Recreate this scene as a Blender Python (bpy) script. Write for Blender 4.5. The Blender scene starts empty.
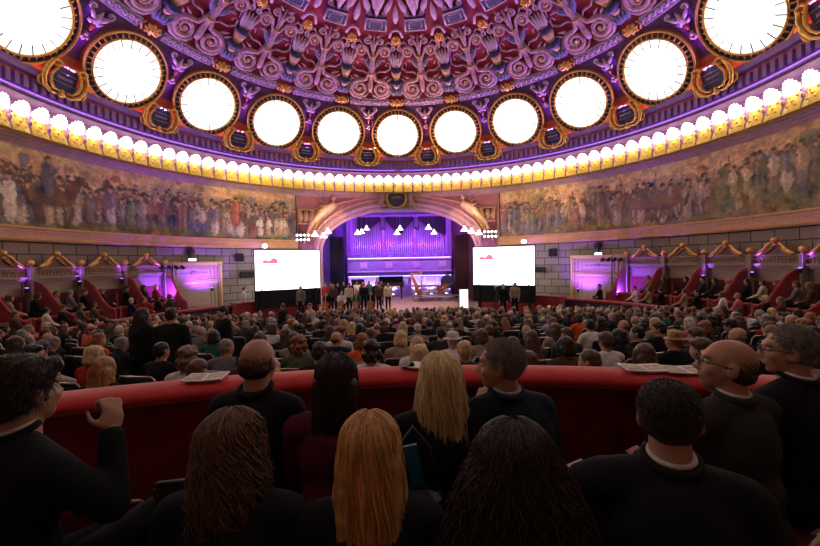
import bpy, math, random
import numpy as np
from mathutils import Vector, Matrix, Euler, noise
random.seed(7); RNG = np.random.default_rng(7)
PI = math.pi; R_ = math.radians
SC = bpy.context.scene; COL = SC.collection
ZC = 3.85                       # camera height above the lowest stalls floor
# ------------------------------------------------------------------ helpers
def ang(t): return math.sin(R_(t)), math.cos(R_(t))
def P(r, t, h):
    s, c = ang(t); return Vector((r*s, r*c, ZC+h))
ORD = 'zeroth first second third fourth fifth sixth seventh eighth ninth tenth eleventh twelfth thirteenth fourteenth fifteenth sixteenth seventeenth eighteenth nineteenth'.split()
TENS = {20:'twentieth',30:'thirtieth',40:'fortieth',50:'fiftieth'}
def ordw(n):
    if n < 20: return ORD[n]
    t = n//10*10
    return TENS[t] if n == t else {20:'twenty',30:'thirty',40:'forty',50:'fifty'}[t]+'-'+ORD[n-t]
def mat(name, col, rough=.6, metal=0, emit=None, estr=0, var=0, vscale=8, bump=0, bscale=40, sheen=0, spec=.5, stretch=None, coord='Object'):
    m = bpy.data.materials.new(name); m.use_nodes = True
    nt = m.node_tree; b = nt.nodes['Principled BSDF']
    b.inputs['Base Color'].default_value = (*col, 1); b.inputs['Roughness'].default_value = rough
    b.inputs['Metallic'].default_value = metal; b.inputs['Specular IOR Level'].default_value = spec
    if sheen: b.inputs['Sheen Weight'].default_value = sheen
    if emit:
        b.inputs['Emission Color'].default_value = (*emit, 1); b.inputs['Emission Strength'].default_value = estr
    if var or bump:
        tc = nt.nodes.new('ShaderNodeTexCoord'); mp = nt.nodes.new('ShaderNodeMapping')
        nt.links.new(tc.outputs[coord], mp.inputs[0])
        if stretch: mp.inputs['Scale'].default_value = stretch
    if var:
        n = nt.nodes.new('ShaderNodeTexNoise'); n.inputs['Scale'].default_value = vscale; n.inputs['Detail'].default_value = 5
        nt.links.new(mp.outputs[0], n.inputs['Vector'])
        r = nt.nodes.new('ShaderNodeValToRGB'); nt.links.new(n.outputs[0], r.inputs[0])
        r.color_ramp.elements[0].position = .3; r.color_ramp.elements[1].position = .7
        r.color_ramp.elements[0].color = (*[c*(1-var) for c in col], 1)
        r.color_ramp.elements[1].color = (*[min(1, c*(1+var)) for c in col], 1)
        nt.links.new(r.outputs[0], b.inputs['Base Color'])
    if bump:
        n2 = nt.nodes.new('ShaderNodeTexNoise'); n2.inputs['Scale'].default_value = bscale; n2.inputs['Detail'].default_value = 4
        nt.links.new(mp.outputs[0], n2.inputs['Vector'])
        bp = nt.nodes.new('ShaderNodeBump'); bp.inputs['Strength'].default_value = bump; bp.inputs['Distance'].default_value = .02
        nt.links.new(n2.outputs[0], bp.inputs['Height']); nt.links.new(bp.outputs[0], b.inputs['Normal'])
    return m
class MB:
    def __init__(s): s.v=[]; s.f=[]; s.m=[]; s.sm=[]; s.uv=None
    def add(s, vs, fs, m=0, sm=True):
        n=len(s.v); s.v += [tuple(p) for p in vs]
        for f in fs: s.f.append(tuple(i+n for i in f)); s.m.append(m); s.sm.append(sm)
        return s
    def box(s, c, d, m=0, M=None, bev=0):
        x,y,z=[q/2 for q in d]; c=Vector(c)
        if bev:
            b=min(bev,x*.9,y*.9,z*.9); vs=[]; 
            rings=[(x-b,y-b,-z),(x,y,-z+b),(x,y,z-b),(x-b,y-b,z)]
            for (a,e,h) in rings:
                k=b*.7
                vs += [(-a+k,-e,h),(a-k,-e,h),(a,-e+k,h),(a,e-k,h),(a-k,e,h),(-a+k,e,h),(-a,e-k,h),(-a,-e+k,h)]
            fs=[tuple(range(7,-1,-1)),tuple(range(24,32))]
            for r in range(3):
                for i in range(8): j=(i+1)%8; fs.append((r*8+i,r*8+j,r*8+8+j,r*8+8+i))
        else:
            vs=[(-x,-y,-z),(x,-y,-z),(x,y,-z),(-x,y,-z),(-x,-y,z),(x,-y,z),(x,y,z),(-x,y,z)]
            fs=[(3,2,1,0),(4,5,6,7),(0,1,5,4),(1,2,6,5),(2,3,7,6),(3,0,4,7)]
        vs=[Vector(p) for p in vs]
        if M is not None: vs=[M@p for p in vs]
        return s.add([p+c for p in vs], fs, m, False)
    def ell(s, c, r, m=0, M=None, nu=14, nv=9, sm=True):
        c=Vector(c); vs=[]; fs=[]
        if not hasattr(r,'__len__'): r=(r,r,r)
        for j in range(1,nv):
            t=PI*j/nv
            for i in range(nu):
                a=2*PI*i/nu; p=Vector((r[0]*math.sin(t)*math.cos(a), r[1]*math.sin(t)*math.sin(a), r[2]*math.cos(t)))
                vs.append((M@p if M is not None else p)+c)
        for q in (r[2],-r[2]):
            p=Vector((0,0,q)); vs.append((M@p if M is not None else p)+c)
        T=len(vs)-2; B=T+1
        for j in range(nv-2):
            for i in range(nu):
                k=(i+1)%nu; fs.append((j*nu+i,(j+1)*nu+i,(j+1)*nu+k,j*nu+k))
        for i in range(nu):
            k=(i+1)%nu; fs.append((T,i,k)); fs.append((B,(nv-2)*nu+k,(nv-2)*nu+i))
        return s.add(vs,fs,m,sm)
    def tube(s, pts, rad, m=0, n=8, closed=False, cap=True, flat=1.0):
        pts=[Vector(p) for p in pts]; N=len(pts); rr=[float(q) for q in rad] if hasattr(rad,"__len__") else [float(rad)]*N
        vs=[]; fs=[]; up=None
        for i,p in enumerate(pts):
            if closed: d=pts[(i+1)%N]-pts[i-1]
            else: d=pts[min(i+1,N-1)]-pts[max(i-1,0)]
            if d.length<1e-9: d=Vector((0,0,1))
            d.normalize()
            if up is None:
                up=Vector((0,0,1)) if abs(d.z)<.9 else Vector((1,0,0))
            x=d.cross(up)
            if x.length<1e-6: x=d.orthogonal()
            x.normalize(); y=x.cross(d).normalized(); up=y
            for k in range(n):
                a=2*PI*k/n; vs.append(p+rr[i]*(math.cos(a)*x+flat*math.sin(a)*y))
        L=N if closed else N-1
        for i in range(L):
            j=(i+1)%N
            for k in range(n):
                q=(k+1)%n; fs.append((i*n+k,i*n+q,j*n+q,j*n+k))
        if cap and not closed:
            fs.append(tuple(range(n-1,-1,-1))); fs.append(tuple((N-1)*n+k for k in range(n)))
        return s.add(vs,fs,m)
    def cone(s, p0, p1, r0, r1, m=0, n=12):            # capsule with two radii
        p0=Vector(p0); p1=Vector(p1); d=p1-p0; L=d.length
        d = d/L if L>1e-6 else Vector((0,0,1))
        pts=[];rr=[]
        for a in (-80,-55,-28): pts.append(p0+d*(r0*math.sin(R_(a)))); rr.append(r0*math.cos(R_(a)))
        pts+= [p0,p1]; rr+=[r0,r1]
        for a in (28,55,80): pts.append(p1+d*(r1*math.sin(R_(a)))); rr.append(r1*math.cos(R_(a)))
        return s.tube(pts,rr,m,n)
    def lathe(s, prof, c=(0,0,0), m=0, n=20, sm=True, M=None):
        c=Vector(c); vs=[]; fs=[]
        for (r,z) in prof:
            for k in range(n):
                a=2*PI*k/n; p=Vector((r*math.cos(a),r*math.sin(a),z)); vs.append((M@p if M is not None else p)+c)
        for i in range(len(prof)-1):
            for k in range(n):
                q=(k+1)%n; fs.append((i*n+k,i*n+q,(i+1)*n+q,(i+1)*n+k))
        fs.append(tuple(range(n-1,-1,-1))); fs.append(tuple((len(prof)-1)*n+k for k in range(n)))
        return s.add(vs,fs,m,sm)
    def prism(s, poly, y0, y1, m=0, M=None, sm=False):  # polygon in xz extruded along y
        n=len(poly); vs=[Vector((x,y0,z)) for x,z in poly]+[Vector((x,y1,z)) for x,z in poly]
        if M is not None: vs=[M@p for p in vs]
        fs=[tuple(range(n)),tuple(range(2*n-1,n-1,-1))]+[(i,i+n,(i+1)%n+n,(i+1)%n) for i in range(n)]
        return s.add(vs,fs,m,sm)
    def rev(s, prof, t0, t1, n, m=0, sm=False):        # profile (r,h) swept about the hall axis
        vs=[];fs=[];k=len(prof); full=abs(t1-t0)>=359.9
        for i in range(n+(0 if full else 1)):
            t=t0+(t1-t0)*i/n
            for r,h in prof: vs.append(P(r,t,h))
        N=n if full else n+1
        for i in range(n):
            j=(i+1)%N
            for q in range(k-1): fs.append((i*k+q,j*k+q,j*k+q+1,i*k+q+1))
        return s.add(vs,fs,m,sm)
    def mesh(s, name, mats):
        me=bpy.data.meshes.new(name); me.from_pydata(s.v,[],s.f)
        for mm in mats: me.materials.append(mm)
        me.polygons.foreach_set('material_index', s.m); me.polygons.foreach_set('use_smooth', s.sm); me.update()
        return me
    def build(s, name, mats, parent=None):
        if not isinstance(mats,(list,tuple)): mats=[mats]
        return link(name, s.mesh(name,mats), parent)
def link(name, me, parent=None):
    o=bpy.data.objects.new(name, me); COL.objects.link(o)
    if parent is not None: o.parent=parent
    return o
def empty(name, loc=(0,0,0), rz=0):
    o=bpy.data.objects.new(name,None); COL.objects.link(o); o.location=loc; o.rotation_euler=(0,0,rz); o.empty_display_size=.1; return o
LABELS={}
def tag(o, label=None, cat=None, group=None, kind=None):
    if label: o['label']=label
    if cat: o['category']=cat
    if group: o['group']=group
    if kind: o['kind']=kind
    return o
def struct(o, label=None, cat=None): o['kind']='structure'; return tag(o,label,cat)
def copy_tree(o, parent=None):
    c=o.copy(); COL.objects.link(c)
    if parent is not None: c.parent=parent
    for ch in o.children: copy_tree(ch,c)
    return c
def uvs(o, fn):
    me=o.data; u=me.uv_layers.new(name='UVMap')
    co=np.empty(len(me.vertices)*3); me.vertices.foreach_get('co',co); co=co.reshape(-1,3)
    li=np.empty(len(me.loops),dtype=int); me.loops.foreach_get('vertex_index',li)
    u.data.foreach_set('uv', fn(co[li]).astype(np.float32).ravel())
def voxel(mb, vox, smooth=3, name='m', mats=()):
    me=mb.mesh('tmp',[]); o=bpy.data.objects.new('tmp',me); COL.objects.link(o)
    r=o.modifiers.new('r','REMESH'); r.mode='VOXEL'; r.voxel_size=vox; r.use_smooth_shade=True
    if smooth:
        q=o.modifiers.new('s','SMOOTH'); q.factor=.5; q.iterations=smooth
    dg=bpy.context.evaluated_depsgraph_get(); dg.update()
    out=bpy.data.meshes.new_from_object(o.evaluated_get(dg)); out.name=name
    bpy.data.objects.remove(o); bpy.data.meshes.remove(me)
    out.materials.clear()
    for mm in mats: out.materials.append(mm)
    out.polygons.foreach_set('use_smooth',[True]*len(out.polygons))
    return out
# ------------------------------------------------------------------ camera (fitted to the dome windows and the cornice)
F,YAW,PIT,ROL,CX,CA = 377.9,.0289,-.0289,-.0178,-.054,12.81
fw=Vector((math.sin(YAW)*math.cos(PIT),math.cos(YAW)*math.cos(PIT),math.sin(PIT)))
rt=Vector((math.cos(YAW),-math.sin(YAW),0)); up=rt.cross(fw)
rt2=math.cos(ROL)*rt+math.sin(ROL)*up; up2=-math.sin(ROL)*rt+math.cos(ROL)*up
CAMP=Vector((CX,-CA,ZC))
cd=bpy.data.cameras.new('camera'); co_=bpy.data.objects.new('camera',cd); COL.objects.link(co_)
cd.sensor_fit='HORIZONTAL'; cd.sensor_width=36; cd.lens=F*36/820; cd.clip_start=.05; cd.clip_end=200
co_.matrix_world=Matrix(((rt2.x,up2.x,-fw.x,CAMP.x),(rt2.y,up2.y,-fw.y,CAMP.y),(rt2.z,up2.z,-fw.z,CAMP.z),(0,0,0,1)))
SC.camera=co_
def ray(x,y): return (x-410)/F*rt2+(273-y)/F*up2+fw
def at_depth(x,y,d): return CAMP+ray(x,y)*d
def at_h(x,y,h):
    d=ray(x,y); return CAMP+d*(h/d.z)
def at_r(x,y,R):
    d=ray(x,y); a=d.x**2+d.y**2; b=2*(CAMP.x*d.x+CAMP.y*d.y); c=CAMP.x**2+CAMP.y**2-R*R
    return CAMP+d*((-b+math.sqrt(b*b-4*a*c))/2/a)
def theta(p): return math.degrees(math.atan2(p.x,p.y))
SC.view_settings.view_transform='Standard'; SC.view_settings.look='None'; SC.view_settings.gamma=1; SC.view_settings.exposure=.56
SC.view_settings.use_curve_mapping=False
SC.cycles.use_denoising=True; SC.cycles.max_bounces=6; SC.cycles.diffuse_bounces=4; SC.cycles.sample_clamp_indirect=4
w=bpy.data.worlds.new('world'); SC.world=w; w.use_nodes=True; w.node_tree.nodes['Background'].inputs[0].default_value=(.01,.009,.012,1)
# ------------------------------------------------------------------ materials
M_={}
M_['plaster']=mat('dome_red',(.40,.03,.07),.7,var=.35,vscale=1.2)
M_['cove']=mat('cove_orange',(.58,.13,.035),.6,var=.35,vscale=2)
M_['spandrel']=mat('spandrel_blue',(.16,.06,.22),.6,var=.4,vscale=2)
M_['relief']=mat('relief_plaster',(.50,.29,.34),.5,var=.3,vscale=6)
M_['relief_light']=mat('relief_pale',(.56,.40,.52),.5,var=.2,vscale=6)
M_['gold']=mat('gilding',(.80,.46,.13),.35,metal=.75,var=.2,vscale=12,bump=.3,bscale=30)
M_['gold_dull']=mat('dull_gilding',(.52,.33,.13),.5,metal=.35,var=.3,vscale=10)
M_['navy']=mat('navy_paint',(.05,.05,.16),.5,var=.3,vscale=5)
M_['teal']=mat('grey_blue_paint',(.16,.17,.30),.5,var=.3,vscale=8)
M_['peach']=mat('peach_plaster',(.72,.42,.24),.5,var=.2,vscale=8)
M_['crimson']=mat('crimson_paint',(.34,.02,.03),.6,var=.3,vscale=4)
M_['glass_lit']=mat('dome_window_glass',(.9,.9,.9),.3,emit=(1,.99,.97),estr=1.25)
M_['lead']=mat('window_lead',(.22,.20,.17),.5)
M_['cornice']=mat('cornice_plaster',(.60,.42,.30),.55,var=.15,vscale=3)
M_['violet_lit_trim']=mat('violet_lit_moulding',(.36,.19,.52),.55,var=.15,vscale=3)  # base colour tinted towards the violet light that falls on the dentils
M_['lamp']=mat('cornice_lamp_glass',(1,.9,.7),.4,emit=(1,.83,.52),estr=6.5)
M_['yellow']=mat('bracket_gilding',(1.0,.60,.10),.5,metal=.0,var=.25,vscale=14,bump=.8,bscale=18)
M_['velvet']=mat('red_velvet',(.32,.010,.012),.75,sheen=.35,var=.25,vscale=5)
M_['velvet_dark']=mat('dark_red_velvet',(.13,.008,.010),.8,sheen=.2,var=.25,vscale=4)
M_['rail']=mat('rail_velvet',(.62,.018,.012),.7,sheen=.4,var=.18,vscale=9)
M_['carpet']=mat('red_carpet',(.20,.025,.022),.9,var=.3,vscale=30,bump=.3,bscale=200)
M_['stallfloor']=mat('stalls_carpet',(.07,.018,.02),.9,var=.3,vscale=6)
M_['black']=mat('black_paint',(.012,.012,.014),.5)
M_['blackcloth']=mat('black_cloth',(.010,.010,.012),.85,var=.3,vscale=5)
M_['chrome']=mat('chair_metal',(.45,.42,.38),.3,metal=.9)
M_['marble']=mat('red_marble',(.20,.06,.05),.3,var=.5,vscale=3)
M_['wood']=mat('stage_wood',(.42,.26,.18),.45,var=.15,vscale=5)
M_['cello']=mat('varnished_wood',(.48,.13,.03),.25,var=.3,vscale=10)
M_['paper']=mat('white_paper',(.82,.80,.76),.7)
M_['panel']=mat('box_panel',(.34,.25,.185),.55,var=.12,vscale=3)
M_['parapet']=mat('parapet_navy',(.03,.028,.05),.45,var=.2,vscale=4)
def stone():
    m=mat('stone_blocks',(.4,.34,.28),.7); nt=m.node_tree; b=nt.nodes['Principled BSDF']
    tc=nt.nodes.new('ShaderNodeTexCoord'); br=nt.nodes.new('ShaderNodeTexBrick'); nt.links.new(tc.outputs['UV'],br.inputs['Vector'])
    br.inputs['Scale'].default_value=1; br.inputs['Brick Width'].default_value=.86; br.inputs['Row Height'].default_value=.44; br.inputs['Mortar Size'].default_value=.022
    br.inputs['Color1'].default_value=(.25,.20,.15,1); br.inputs['Color2'].default_value=(.33,.265,.20,1); br.inputs['Mortar'].default_value=(.035,.028,.03,1)
    nt.links.new(br.outputs[0],b.inputs['Base Color'])
    bp=nt.nodes.new('ShaderNodeBump'); bp.inputs['Strength'].default_value=.5; bp.invert=True; nt.links.new(br.outputs['Fac'],bp.inputs['Height']); nt.links.new(bp.outputs[0],b.inputs['Normal'])
    return m
M_['stone']=stone()
# ------------------------------------------------------------------ room shell
A_,B_,H0=13.3,7.66,5.2
def dh(r): return H0+B_*math.sqrt(max(0,1-(r/A_)**2))
def dn(r):
    h=dh(r)-H0; n=Vector((r/A_**2,h/B_**2)); n.normalize(); return -n
def D(a,r,off=0):                    # point on the dome, a metres to the side of the axis angle 0, lifted off by off
    n=dn(r); rr=r+n.x*off; t=a/max(r,.5)
    return Vector((rr*math.sin(t),rr*math.cos(t),ZC+dh(r)+n.y*off))
prof=[]
for h in np.linspace(6.7,9.9,14): prof.append((A_*math.sqrt(1-((h-H0)/B_)**2),h))
for r in np.linspace(prof[-1][0]-.4,.05,24): prof.append((r,dh(r)))
mb=MB(); N=120; k=len(prof); vs=[P(r,360*i/N,h) for i in range(N) for r,h in prof]; mb.v=[tuple(p) for p in vs]
for i in range(N):
    j=(i+1)%N
    for q in range(k-1):
        mb.f.append((i*k+q,j*k+q,j*k+q+1,i*k+q+1)); mb.sm.append(True)
        h=prof[q][1]; mb.m.append(1 if h<7.9 else 2 if h<9.55 else 0)
ceil=struct(mb.build('ceiling',[M_['plaster'],M_['cove'],M_['spandrel']]))
# lower wall (stone) all round except the proscenium; mural wall; proscenium wall with arch
WT=28.6
mb=MB(); mb.rev([(14,-3.6),(14,1.2)],WT,360-WT,120,0,True)
wl=struct(mb.build('wall_stone',M_['stone'])); 
uvs(wl,lambda c: np.stack([np.arctan2(c[:,0],c[:,1])*14,c[:,2]],-1))
mb=MB(); mb.rev([(14,1.2),(14,4.7)],115,245,60,0,True); struct(mb.build('wall_back',M_['marble']))
# base band with Greek key
mb=MB(); mb.rev([(14,1.02),(13.84,1.02),(13.80,1.10),(13.80,1.16),(13.86,1.18),(13.86,1.48),(13.80,1.50),(13.80,1.57),(14,1.60)],WT,360-WT,140,0,False)
tb=struct(mb.build('trim_1',mat('frieze_band',(.68,.36,.15),.5,var=.1,vscale=2)))
keyp=[(0,0),(0,.2),(.17,.2),(.17,.07),(.085,.07),(.085,.12)]
mb=MB()
for sgn in (-1,1):
    n=0; t0=60.0
    while t0+n*.97<118:
        tt=t0+n*.97; n+=1
        for (u0,v0),(u1,v1) in zip(keyp[:-1]+[(0,0)],keyp[1:]+[(.22,0)]):
            c=P(13.85,sgn*(tt+math.degrees((u0+u1)/2/14)),1.23+(v0+v1)/2)
            mb.box(c,(abs(u1-u0)+.028,.02,abs(v1-v0)+.028),0,Matrix.Rotation(-R_(sgn*tt),3,'Z'))
o=struct(mb.build('greek_key',mat('key_pink',(.75,.45,.42),.5),tb))
# proscenium wall on the same cylinder
AH,AS,AT=21.9,.75,3.72         # half angle, springing, crown (inner edge)
def archz(t):
    q=1-(t/AH)**2
    return AS+(AT-AS)*math.sqrt(max(q,0))
mb=MB(); cols=np.concatenate([np.linspace(-WT,-AH,8)[:-1],AH*np.sin(np.linspace(-PI/2,PI/2,61)),np.linspace(AH,WT,8)[1:]])
vs=[];fs=[]
for t in cols:
    b=-3.6 if abs(t)>AH-1e-6 else archz(t)
    for q in np.linspace(b,4.7,5): vs.append(P(14,t,q))
for i in range(len(cols)-1):
    for q in range(4): fs.append((i*5+q,i*5+5+q,i*5+6+q,i*5+q+1))
mb.add(vs,fs,0,True)
struct(mb.build('wall_proscenium',mat('proscenium_plaster',(.50,.24,.13),.55,var=.2,vscale=2)))
# archivolt: stepped moulding + beads
arch=[P(14,AH*math.sin(a),(AS+(AT-AS)*math.cos(a))) for a in np.linspace(-PI/2,PI/2,73)]
arch=[P(14,-AH,h) for h in np.linspace(-2.8,AS,12)[:-1]]+arch+[P(14,AH,h) for h in np.linspace(AS,-2.8,12)[1:]]
def archsweep(mb,prof,m):
    vs=[];k=len(prof);n=len(arch)
    for i,p in enumerate(arch):
        d=(arch[min(i+1,n-1)]-arch[max(i-1,0)]).normalized(); inn=Vector((-p.x,-p.y,0)).normalized(); outw=inn.cross(d).normalized()
        if i==n//2 and outw.z<0: pass
        for (a,b) in prof: vs.append(p+outw*(-a)*SGN+inn*b)
    mb.add(vs,[(i*k+q,i*k+k+q,i*k+k+q+1,i*k+q+1) for i in range(n-1) for q in range(k-1)],m,False)
i=len(arch)//2; d=(arch[i+1]-arch[i-1]).normalized(); inn=Vector((0,-1,0)); SGN=-1 if inn.cross(d).z>0 else 1
at_=empty('trim_2'); struct(at_)
mb=MB(); archsweep(mb,[(0,-.5),(0,.14),(.10,.16),(.12,.10),(.34,.10),(.36,.20),(.44,.22),(.50,.16),(.52,.06),(.74,.06),(.78,.12),(.84,.12),(.86,-.05)],0)
mb.build('archivolt',mat('archivolt_plaster',(.66,.42,.46),.5,var=.1,vscale=3),at_)
mb=MB()
for i in range(4,len(arch)-4):
    for fr in (0,.5):
        p=arch[i].lerp(arch[i+1],fr); d=(arch[i+1]-arch[i-1]).normalized(); inn=Vector((-p.x,-p.y,0)).normalized(); o_=inn.cross(d).normalized()*(-SGN)
        mb.ell(p+o_*.63+inn*.09,.075,0,nu=6,nv=5); mb.ell(p+o_*.22+inn*.12,.05,0,nu=6,nv=4)
mb.build('beading',M_['gold_dull'],at_)
# cornice: mouldings, consoles, dentils
cor=empty('trim_3'); struct(cor)
mb=MB(); mb.rev([(14,4.5),(13.93,4.51),(13.9,4.56),(13.82,4.575),(13.74,4.65),(13.62,4.68),(13.58,4.73),(13.46,4.755),(13.46,4.80),(13.75,4.82),(13.75,5.5)],0,360,252,0)
mb.build('lower_moulding',M_['cornice'],cor)
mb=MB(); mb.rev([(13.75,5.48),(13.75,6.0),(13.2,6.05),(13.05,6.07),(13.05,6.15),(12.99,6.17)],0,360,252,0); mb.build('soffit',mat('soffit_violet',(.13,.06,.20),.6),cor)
mb=MB(); mb.rev([(12.99,6.17),(12.99,6.25),(13.06,6.27),(13.06,6.80),(12.96,6.82),(12.80,6.84),(12.72,7.00),(12.72,7.06),(12.77,7.06),(12.79,6.98),(13.12,6.98)],0,360,252,0); mb.build('dentil_band',M_['violet_lit_trim'],cor)
mb=MB()
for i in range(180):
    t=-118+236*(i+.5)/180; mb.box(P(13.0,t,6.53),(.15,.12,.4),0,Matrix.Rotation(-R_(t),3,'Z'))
mb.build('dentils',M_['violet_lit_trim'],cor)
NL=126; ST=360/NL
mb=MB()
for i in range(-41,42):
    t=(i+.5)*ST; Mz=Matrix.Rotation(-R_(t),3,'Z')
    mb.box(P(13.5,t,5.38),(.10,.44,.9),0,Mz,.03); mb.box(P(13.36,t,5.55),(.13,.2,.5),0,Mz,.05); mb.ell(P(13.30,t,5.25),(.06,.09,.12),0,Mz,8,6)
mb.build('consoles',M_['violet_lit_trim'],cor)
# cornice lamps
def lamp():
    root=empty('cornice_lamp')
    mb=MB()
    nn=9; vs=[]; fs=[]
    for j in range(5):                                   # gilded concave panel under the lamp, embossed
        v=j/4
        for i in range(nn):
            u=i/(nn-1)*2-1; vs.append(Vector((u*.29, 13.22+.20*v-.07*math.cos(u*1.4)-.02*(j%2), 4.98+.62*v)))
    for j in range(4):
        for i in range(nn-1): fs.append((j*nn+i,j*nn+i+1,(j+1)*nn+i+1,(j+1)*nn+i))
    mb.add([p+Vector((0,0,ZC)) for p in vs],fs,0,True)
    for (x,z) in ((-.13,5.2),(.13,5.2),(0,5.36),(-.12,5.52),(.12,5.52)): mb.ell((x,13.17+.27*(z-5.02),ZC+z),(.055,.04,.055),0,nu=8,nv=6)
    mb.box((0,13.34,ZC+5.0),(.58,.24,.05),0)
    mb.build('bracket_panel',M_['yellow'],root)
    mb=MB()                                              # fluted shell lamp
    c=Vector((0,13.31,ZC+5.70)); vs=[c]; n=18
    for j in (.5,1):
        for i in range(n+1):
            a=PI*i/n; rr=j*(1+.07*math.cos(i*PI)); vs.append(c+Vector((.295*rr*math.cos(a),-.24*j*math.sin(a)*(1 if j==1 else 1.1),.0+.40*rr*math.sin(a)*.9-(.02))))
    fs=[(0,i+1,i+2) for i in range(n)]+[(1+i,1+n+1+i,2+n+1+i,2+i) for i in range(n)]
    mb.add(vs,fs,0,True)
    mb.ell(c+Vector((0,-.08,-.02)),(.26,.14,.12),0,nu=12,nv=8)
    mb.build('lamp_shell',M_['lamp'],root)
    return root
L0=lamp()
for i in range(-40,41):
    o=L0 if i==-40 else copy_tree(L0)
    o.rotation_euler=(0,0,-R_(i*ST)); o.location=(0,0,-.17)
    lab='glowing shell lamp on the cornice directly above the stage crest' if i==0 else f'glowing shell lamp with gilded panel, {ordw(abs(i))} to the {"left" if i<0 else "right"} of the stage crest'
    tag(o,lab,'cornice lamp','lamps along the cornice')
# purple LED strips resting on the cornice ledge
M_['led']=mat('violet_led',(.2,.1,.4),.5,emit=(1.0,.36,.26),estr=6)
M_['ledc']=mat('magenta_led',(.3,.1,.3),.5,emit=(1.0,.42,.22),estr=6)
for nm,t0,t1,mm,wh in (('a',-118,-24,'led','left'),('b',-24,24,'ledc','centre'),('c',24,118,'led','right')):
    mb=MB(); n=int((t1-t0)/2); mb.rev([(12.87,6.99),(12.82,6.99),(12.82,7.03),(12.87,7.03),(12.87,6.99)],t0+.3,t1-.3,n,0)
    tag(mb.build('light_strip',M_[mm]),{'left':'warm pink light strip on the ledge above the left cornice lamps','right':'warm pink light strip on the ledge above the right cornice lamps','centre':'orange light strip on the cornice ledge above the stage'}[wh],'light strip')
for t0,t1,wh in ((-118,-1,'left'),(1,118,'right')):
    mb=MB(); mb.rev([(12.96,6.19),(12.93,6.19),(12.93,6.22),(12.96,6.22),(12.96,6.19)],t0,t1,110,0)
    tag(mb.build('light_strip',mat('violet_led_low',(.2,.1,.4),.5,emit=(.36,.10,1.0),estr=1.3)),f'thin violet light strip under the dentils of the {wh} half of the cornice','light strip')
# ------------------------------------------------------------------ dome windows
def window(i):
    k=i
    root=empty(f'window_{i+12}',(0,0,0),0)
    r=12.1; n=dn(r); c=D(0,r,.27); tx=Vector((1,0,0)); nn=Vector((0,n.x,n.y)); ty=nn.cross(tx).normalized()
    if ty.z<0: ty=-ty
    def pt(a,b,o): return c+tx*a+ty*b+nn*o
    mb=MB(); vs=[pt(0,0,.05)]+[pt(1.30*math.cos(2*PI*q/48),1.30*math.sin(2*PI*q/48),.05) for q in range(48)]
    mb.add(vs,[(0,q+1,(q+1)%48+1) for q in range(48)],0,False); mb.build('pane',M_['glass_lit'],root)
    mb=MB(); th=[2*PI*q/64 for q in range(64)]
    for rad,w_,mi,o in ((1.33,.045,0,.08),(1.60,.055,0,.06)):
        mb.tube([pt(rad*math.cos(a),rad*math.sin(a),o) for a in th],w_,mi,8,closed=True)
    vs=[];fs=[]
    for a in th:
        for (rr,o) in ((1.33,.04),(1.60,.0)): vs.append(pt(rr*math.cos(a),rr*math.sin(a),o))
    for q in range(64):
        z=(q+1)%64; fs.append((q*2,z*2,z*2+1,q*2+1))
    mb.add(vs,fs,1,True)
    vs=[];fs=[]
    for a in th:
        for o in (.06,-.30): vs.append(pt(1.63*math.cos(a),1.63*math.sin(a),o))
    for q in range(64):
        z=(q+1)%64; fs.append((q*2,z*2,z*2+1,q*2+1))
    mb.add(vs,fs,0,True)
    for q in range(40):
        a=2*PI*(q+.5)/40; mb.cone(pt(1.38*math.cos(a),1.38*math.sin(a),.05),pt(1.54*math.cos(a),1.54*math.sin(a),.03),.045,.012,0,6)
    mb.build('window_frame',[M_['gold'],M_['navy']],root)
    mb=MB()
    for q in range(20):
        a=2*PI*q/20; mb.tube([pt(.98*math.cos(a),.98*math.sin(a),.07),pt(1.29*math.cos(a),1.29*math.sin(a),.07)],.022,0,4)
    mb.tube([pt(.97*math.cos(a),.97*math.sin(a),.06) for a in th],.008,0,4,closed=True)
    if i==0: mb.tube([pt(.04,-1.4,.07),pt(.04,1.4,.07)],.012,0,4)
    mb.build('glazing_bars',M_['lead'],root)
    return root
W0=None
for i in range(-10,10):
    if i==-10: o=W0=window(1)
    elif i==0: o=window(0)
    else: o=copy_tree(W0)
    o.name=f'window_{i+11}'
    o.rotation_euler=(0,0,-R_(18*i)); struct(o)
# ------------------------------------------------------------------ dome reliefs
def spiral(ca,cb,R0,a0,turns,sg,off=.12,n=30,end=.12):
    pts=[]
    for i in range(n):
        f=i/(n-1); a=a0+sg*turns*2*PI*f; R=R0*((1-f)+end*f)
        pts.append((ca+R*math.cos(a),cb+R*math.sin(a)))      # (lateral, along-slope towards crown)
    return pts
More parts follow.
